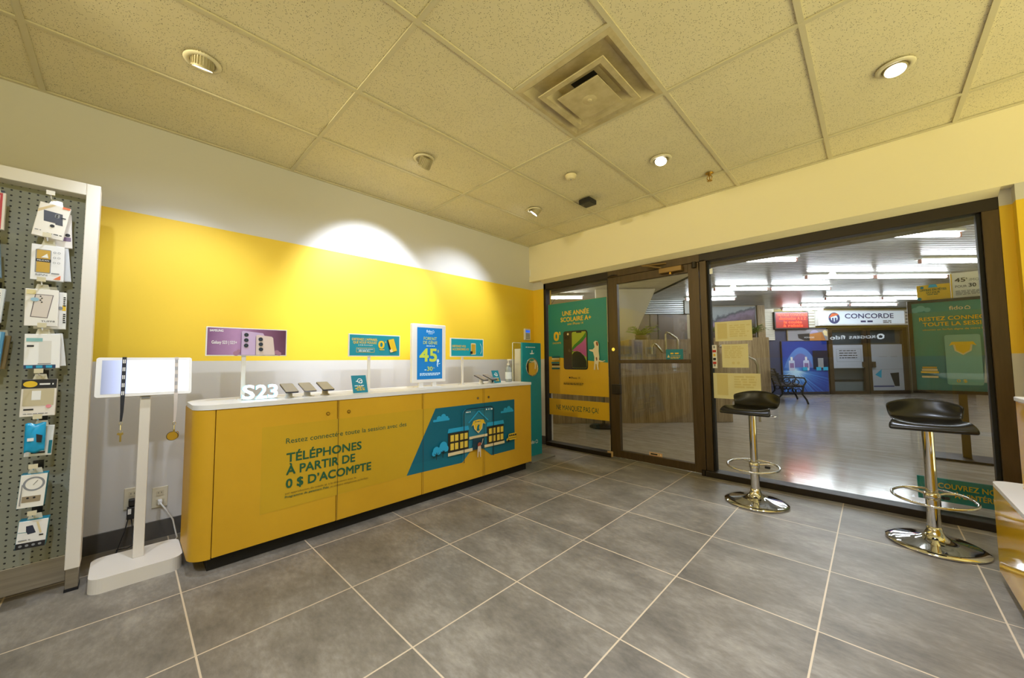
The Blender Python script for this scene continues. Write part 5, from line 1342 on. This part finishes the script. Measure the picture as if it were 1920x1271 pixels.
def rail(label, pts, d, a):
    t = mthing('handrail', label, 'handrail', a, d, 0)
    MB().tube([(p - a, q - d, z) for p, q, z in pts], 0.020, mat('rail_steel', 'BDB49E', 0.25, 0.9), 10).build('rail_tube', t)
rail('bent steel handrail right of the papers, going down to the mall floor', [(3.53, 6.35, 1.28), (3.70, 6.35, 1.24), (3.98, 6.36, 1.12), (4.13, 6.36, 1.04), (4.18, 6.36, 0.95), (4.18, 6.36, 0.0)], 6.36, 4.18)
rail('tall bent steel handrail above the stone ledge, behind the small teal door sign', [(2.73, 6.6, 1.16), (2.73, 6.6, 1.50), (2.75, 6.6, 1.55), (2.80, 6.6, 1.53), (2.92, 6.6, 1.44), (2.94, 6.6, 1.40), (2.94, 6.6, 1.16)], 6.6, 2.8)
rail('short bent steel handrail left of the tall one above the stone ledge', [(2.48, 6.6, 1.16), (2.48, 6.6, 1.30), (2.51, 6.6, 1.35), (2.56, 6.6, 1.33), (2.67, 6.6, 1.19)], 6.6, 2.55)
WOOD = mottled('brown_wood', '36240A', '46310E', 8, 0.4, (1, 1, 0.15))
b = MB().box(2.2, 9.2, 1.0, 4.35, 9.3, 2.18, WOOD, MR); b.box(3.42, 9.19, 1.0, 3.44, 9.2, 2.18, DARK, MR); b.box(3.62, 9.19, 1.0, 3.64, 9.2, 2.18, DARK, MR)
struct(b, 'wall_wood')
b = MB()
for k in range(7): b.box(2.2, 9.15, 2.19 + k * 0.052, 4.25, 9.20, 2.221 + k * 0.052, mat('louver_white', 'C2CACC', 0.4), MR)
b.box(2.2, 9.21, 2.18, 4.25, 9.25, 2.56, mat('louver_dark', '10181C', 0.6), MR); b.box(4.26, 9.1, 2.18, 4.6, 9.25, 2.56, mat('grey_block', '6E6C64', 0.6), MR)
struct(b, 'trim_4')
mall_wall('wall_mall_middle', 4.30, 10.21, 6.72, 10.3, 1.60, 2.52, BEI)
b = MB(); b.prism([(1.74, 2.52), (2.98, 2.52), (2.62, 1.76), (2.50, 1.44), (2.50, 1.30), (1.74, 1.30)], 7.62, 7.70, mat('stair_soffit', 'BEB6A4', 0.7), 'y')
for i in range(len(b.v)): b.v[i] = tuple(MR @ Vector(b.v[i]))
struct(b, 'wall_stair_side')

# ------------------------------------------------------------------ poster stand at the right of the window
t = thing('poster_stand', 'large framed back to session poster on a stand right of the window', 'poster', (0.62, 6.1, 0))
b = MB(); X0, X1, Z0, Z1 = -0.295, 0.295, 0.70, 1.668
for q in ((X0 - 0.025, Z0 - 0.025, X0 + 0.008, Z1 + 0.022), (X1 - 0.008, Z0 - 0.025, X1 + 0.025, Z1 + 0.022), (X0, Z1 - 0.008, X1, Z1 + 0.022), (X0, Z0 - 0.025, X1, Z0 + 0.008)): b.box(q[0], -0.02, q[1], q[2], 0.03, q[3], BRZD)
b.build('frame', t)
MB().box(X0, 0.0, Z0, X1, 0.02, Z1, TEALD).build('backing', t)
for x in (0.035,): MB().box(x - 0.030, 0.0, 0.02, x + 0.030, 0.04, 0.68, mat('stand_post', '5C4A1C', 0.4)).build('post', t)
MB().box(-0.22, -0.18, 0.0, 0.26, 0.20, 0.02, BRZD).build('base_plate', t)
a = Art(-0.001, 0.001)
X = lambda x: x - 0.62
a.rect(X0, Z0, X1, Z1, mat('stand_teal', '2C8A80', 0.4)); a.rect(X0, Z0, X1, 1.08, mat('stand_teal_low', '2A7C84', 0.4))
a.disc(X(0.36), 1.585, 0.03, mat('stand_cloud', '6AB0B0', 0.4)).disc(X(0.40), 1.60, 0.035, mat('stand_cloud', '6AB0B0')).disc(X(0.45), 1.585, 0.025, mat('stand_cloud', '6AB0B0'))
a.text('fido', X(0.606), 1.568, 0.040, CREAM, w=0.095, bold=0.01); a.line([(X(0.715), 1.568), (X(0.715), 1.588), (X(0.731), 1.602), (X(0.747), 1.588), (X(0.747), 1.568), (X(0.715), 1.568)], 0.005, CREAM)
a.text('RESTEZ CONNECTÉ', X(0.385), 1.462, 0.040, YP, w=0.520, bold=0.02); a.text('TOUTE LA SESSION', X(0.410), 1.402, 0.040, YP, w=0.495, bold=0.02)
a.text('obtenez un forfait digne de votre budget', X(0.405), 1.355, 0.018, YP, w=0.49, bold=0.0)
a.rrect(X(0.556), 0.772, X(0.800), 1.300, 0.02, mat('stand_phone', '7AB4AC', 0.35)); a.poly([(X(0.800), 0.80), (X(0.835), 1.29), (X(0.912), 1.30), (X(0.905), 0.80)], mat('stand_phone2', 'B4BCB8', 0.35))
a.poly([(X(0.611), 1.205), (X(0.745), 1.205), (X(0.735), 1.13), (X(0.678), 1.085), (X(0.622), 1.13)], CREAM); a.poly([(X(0.625), 1.195), (X(0.732), 1.195), (X(0.722), 1.135), (X(0.678), 1.10), (X(0.634), 1.135)], YP)
a.poly([(X(0.585), 1.185), (X(0.605), 1.225), (X(0.750), 1.225), (X(0.770), 1.185), (X(0.740), 1.195), (X(0.615), 1.195)], YP)
for i, (m, w) in enumerate(((CREAM, 0.12), (TEALD, 0.11), (YP, 0.13), (CREAM, 0.115), (YPD, 0.105))): a.rect(X(0.435 - w / 2), 0.842 + i * 0.025, X(0.435 + w / 2), 0.862 + i * 0.025, m)
a.text('0 $', X(0.620), 0.800, 0.030, YP, w=0.07, bold=0.02)
a.build('poster_print', t)
def topper(label, x0, z0, x1, z1, m, draw):
    xc = (x0 + x1) / 2
    t = thing('hanging_card', label, 'sign', (xc, 6.135, z0), 0)
    MB().box(x0 - xc, 0, 0, x1 - xc, 0.02, z1 - z0, m).build('card', t)
    q = Art(-0.001, 0.001); draw(q, lambda x: x - xc, lambda z: z - z0); q.build('printed_face', t)
def t1(q, X, Z):
    q.text('OFFRES EN FÊTES', X(0.505), Z(1.795), 0.022, GRN, 'c', w=0.195, bold=0.015); q.text('DU JOUR', X(0.505), Z(1.765), 0.022, GRN, 'c', w=0.10, bold=0.015); q.scribble(X(0.46), Z(1.75), X(0.55), 0.007, GRN)
    q.disc(X(0.400), Z(1.71), 0.018, TEAL).disc(X(0.425), Z(1.835), 0.014, TEAL); q.poly([(X(0.47), Z(1.83)), (X(0.54), Z(1.83)), (X(0.53), Z(1.862)), (X(0.48), Z(1.862))], BLUE)
def t2(q, X, Z):
    q.rect(X(0.634), Z(1.672), X(0.645), Z(1.955), YP)
    q.text('45', X(0.664), Z(1.862), 0.042, INK, w=0.072, bold=0.02); q.text('$', X(0.740), Z(1.885), 0.016, INK, bold=0.0); q.text('/MOIS', X(0.760), Z(1.862), 0.026, GREY, w=0.095, bold=0.0)
    q.text('POUR', X(0.664), Z(1.800), 0.026, INK, w=0.080, bold=0.0); q.text('30 Go', X(0.756), Z(1.800), 0.038, INK, w=0.135, bold=0.02); q.scribble(X(0.664), Z(1.76), X(0.88), 0.008, GREY, 4)
topper('yellow festive offers card above the left corner of the framed stand poster', 0.386, 1.695, 0.630, 1.862, YP, t1)
topper('white 45 $ per month card above the right corner of the framed stand poster', 0.634, 1.695, 0.915, 1.962, WINK, t2)
t = thing('floor_banner', 'low teal sign with yellow capitals standing behind the nearer stool', 'banner', (0.46, 3.96, 0.07), 0)
MB().box(-0.275, 0, 0.0, 0.30, 0.015, 0.155, PT).build('panel', t)
for x in (-0.2, 0.22): MB().box(x - 0.03, -0.03, -0.07, x + 0.03, 0.05, 0.0, BRZD).build('foot', t)
a = Art(-0.001, 0.0006); a.text('DÉCOUVREZ NOS OFFRES', -0.225, 0.092, 0.034, YP, w=0.46, bold=0.02); a.text('À L’INTÉRIEUR', -0.105, 0.038, 0.034, YP, w=0.235, bold=0.02); a.build('printed_face', t)
t = thing('sign_holder', 'black round based floor sign holder behind the narrow left window', 'stand', M(1.45, 6.0, 0), 0)
MB().lathe([(0.0, 0.0), (0.22, 0.0), (0.22, 0.02), (0.03, 0.045), (0.0, 0.045)], BLK, 36).build('base', t)
MB().box(-0.02, -0.012, 0.04, 0.02, 0.012, 1.0, BLK).build('pole', t)
MB().box(-0.2, -0.01, 0.80, 0.2, 0.01, 1.35, BLK).build('sign_panel', t)
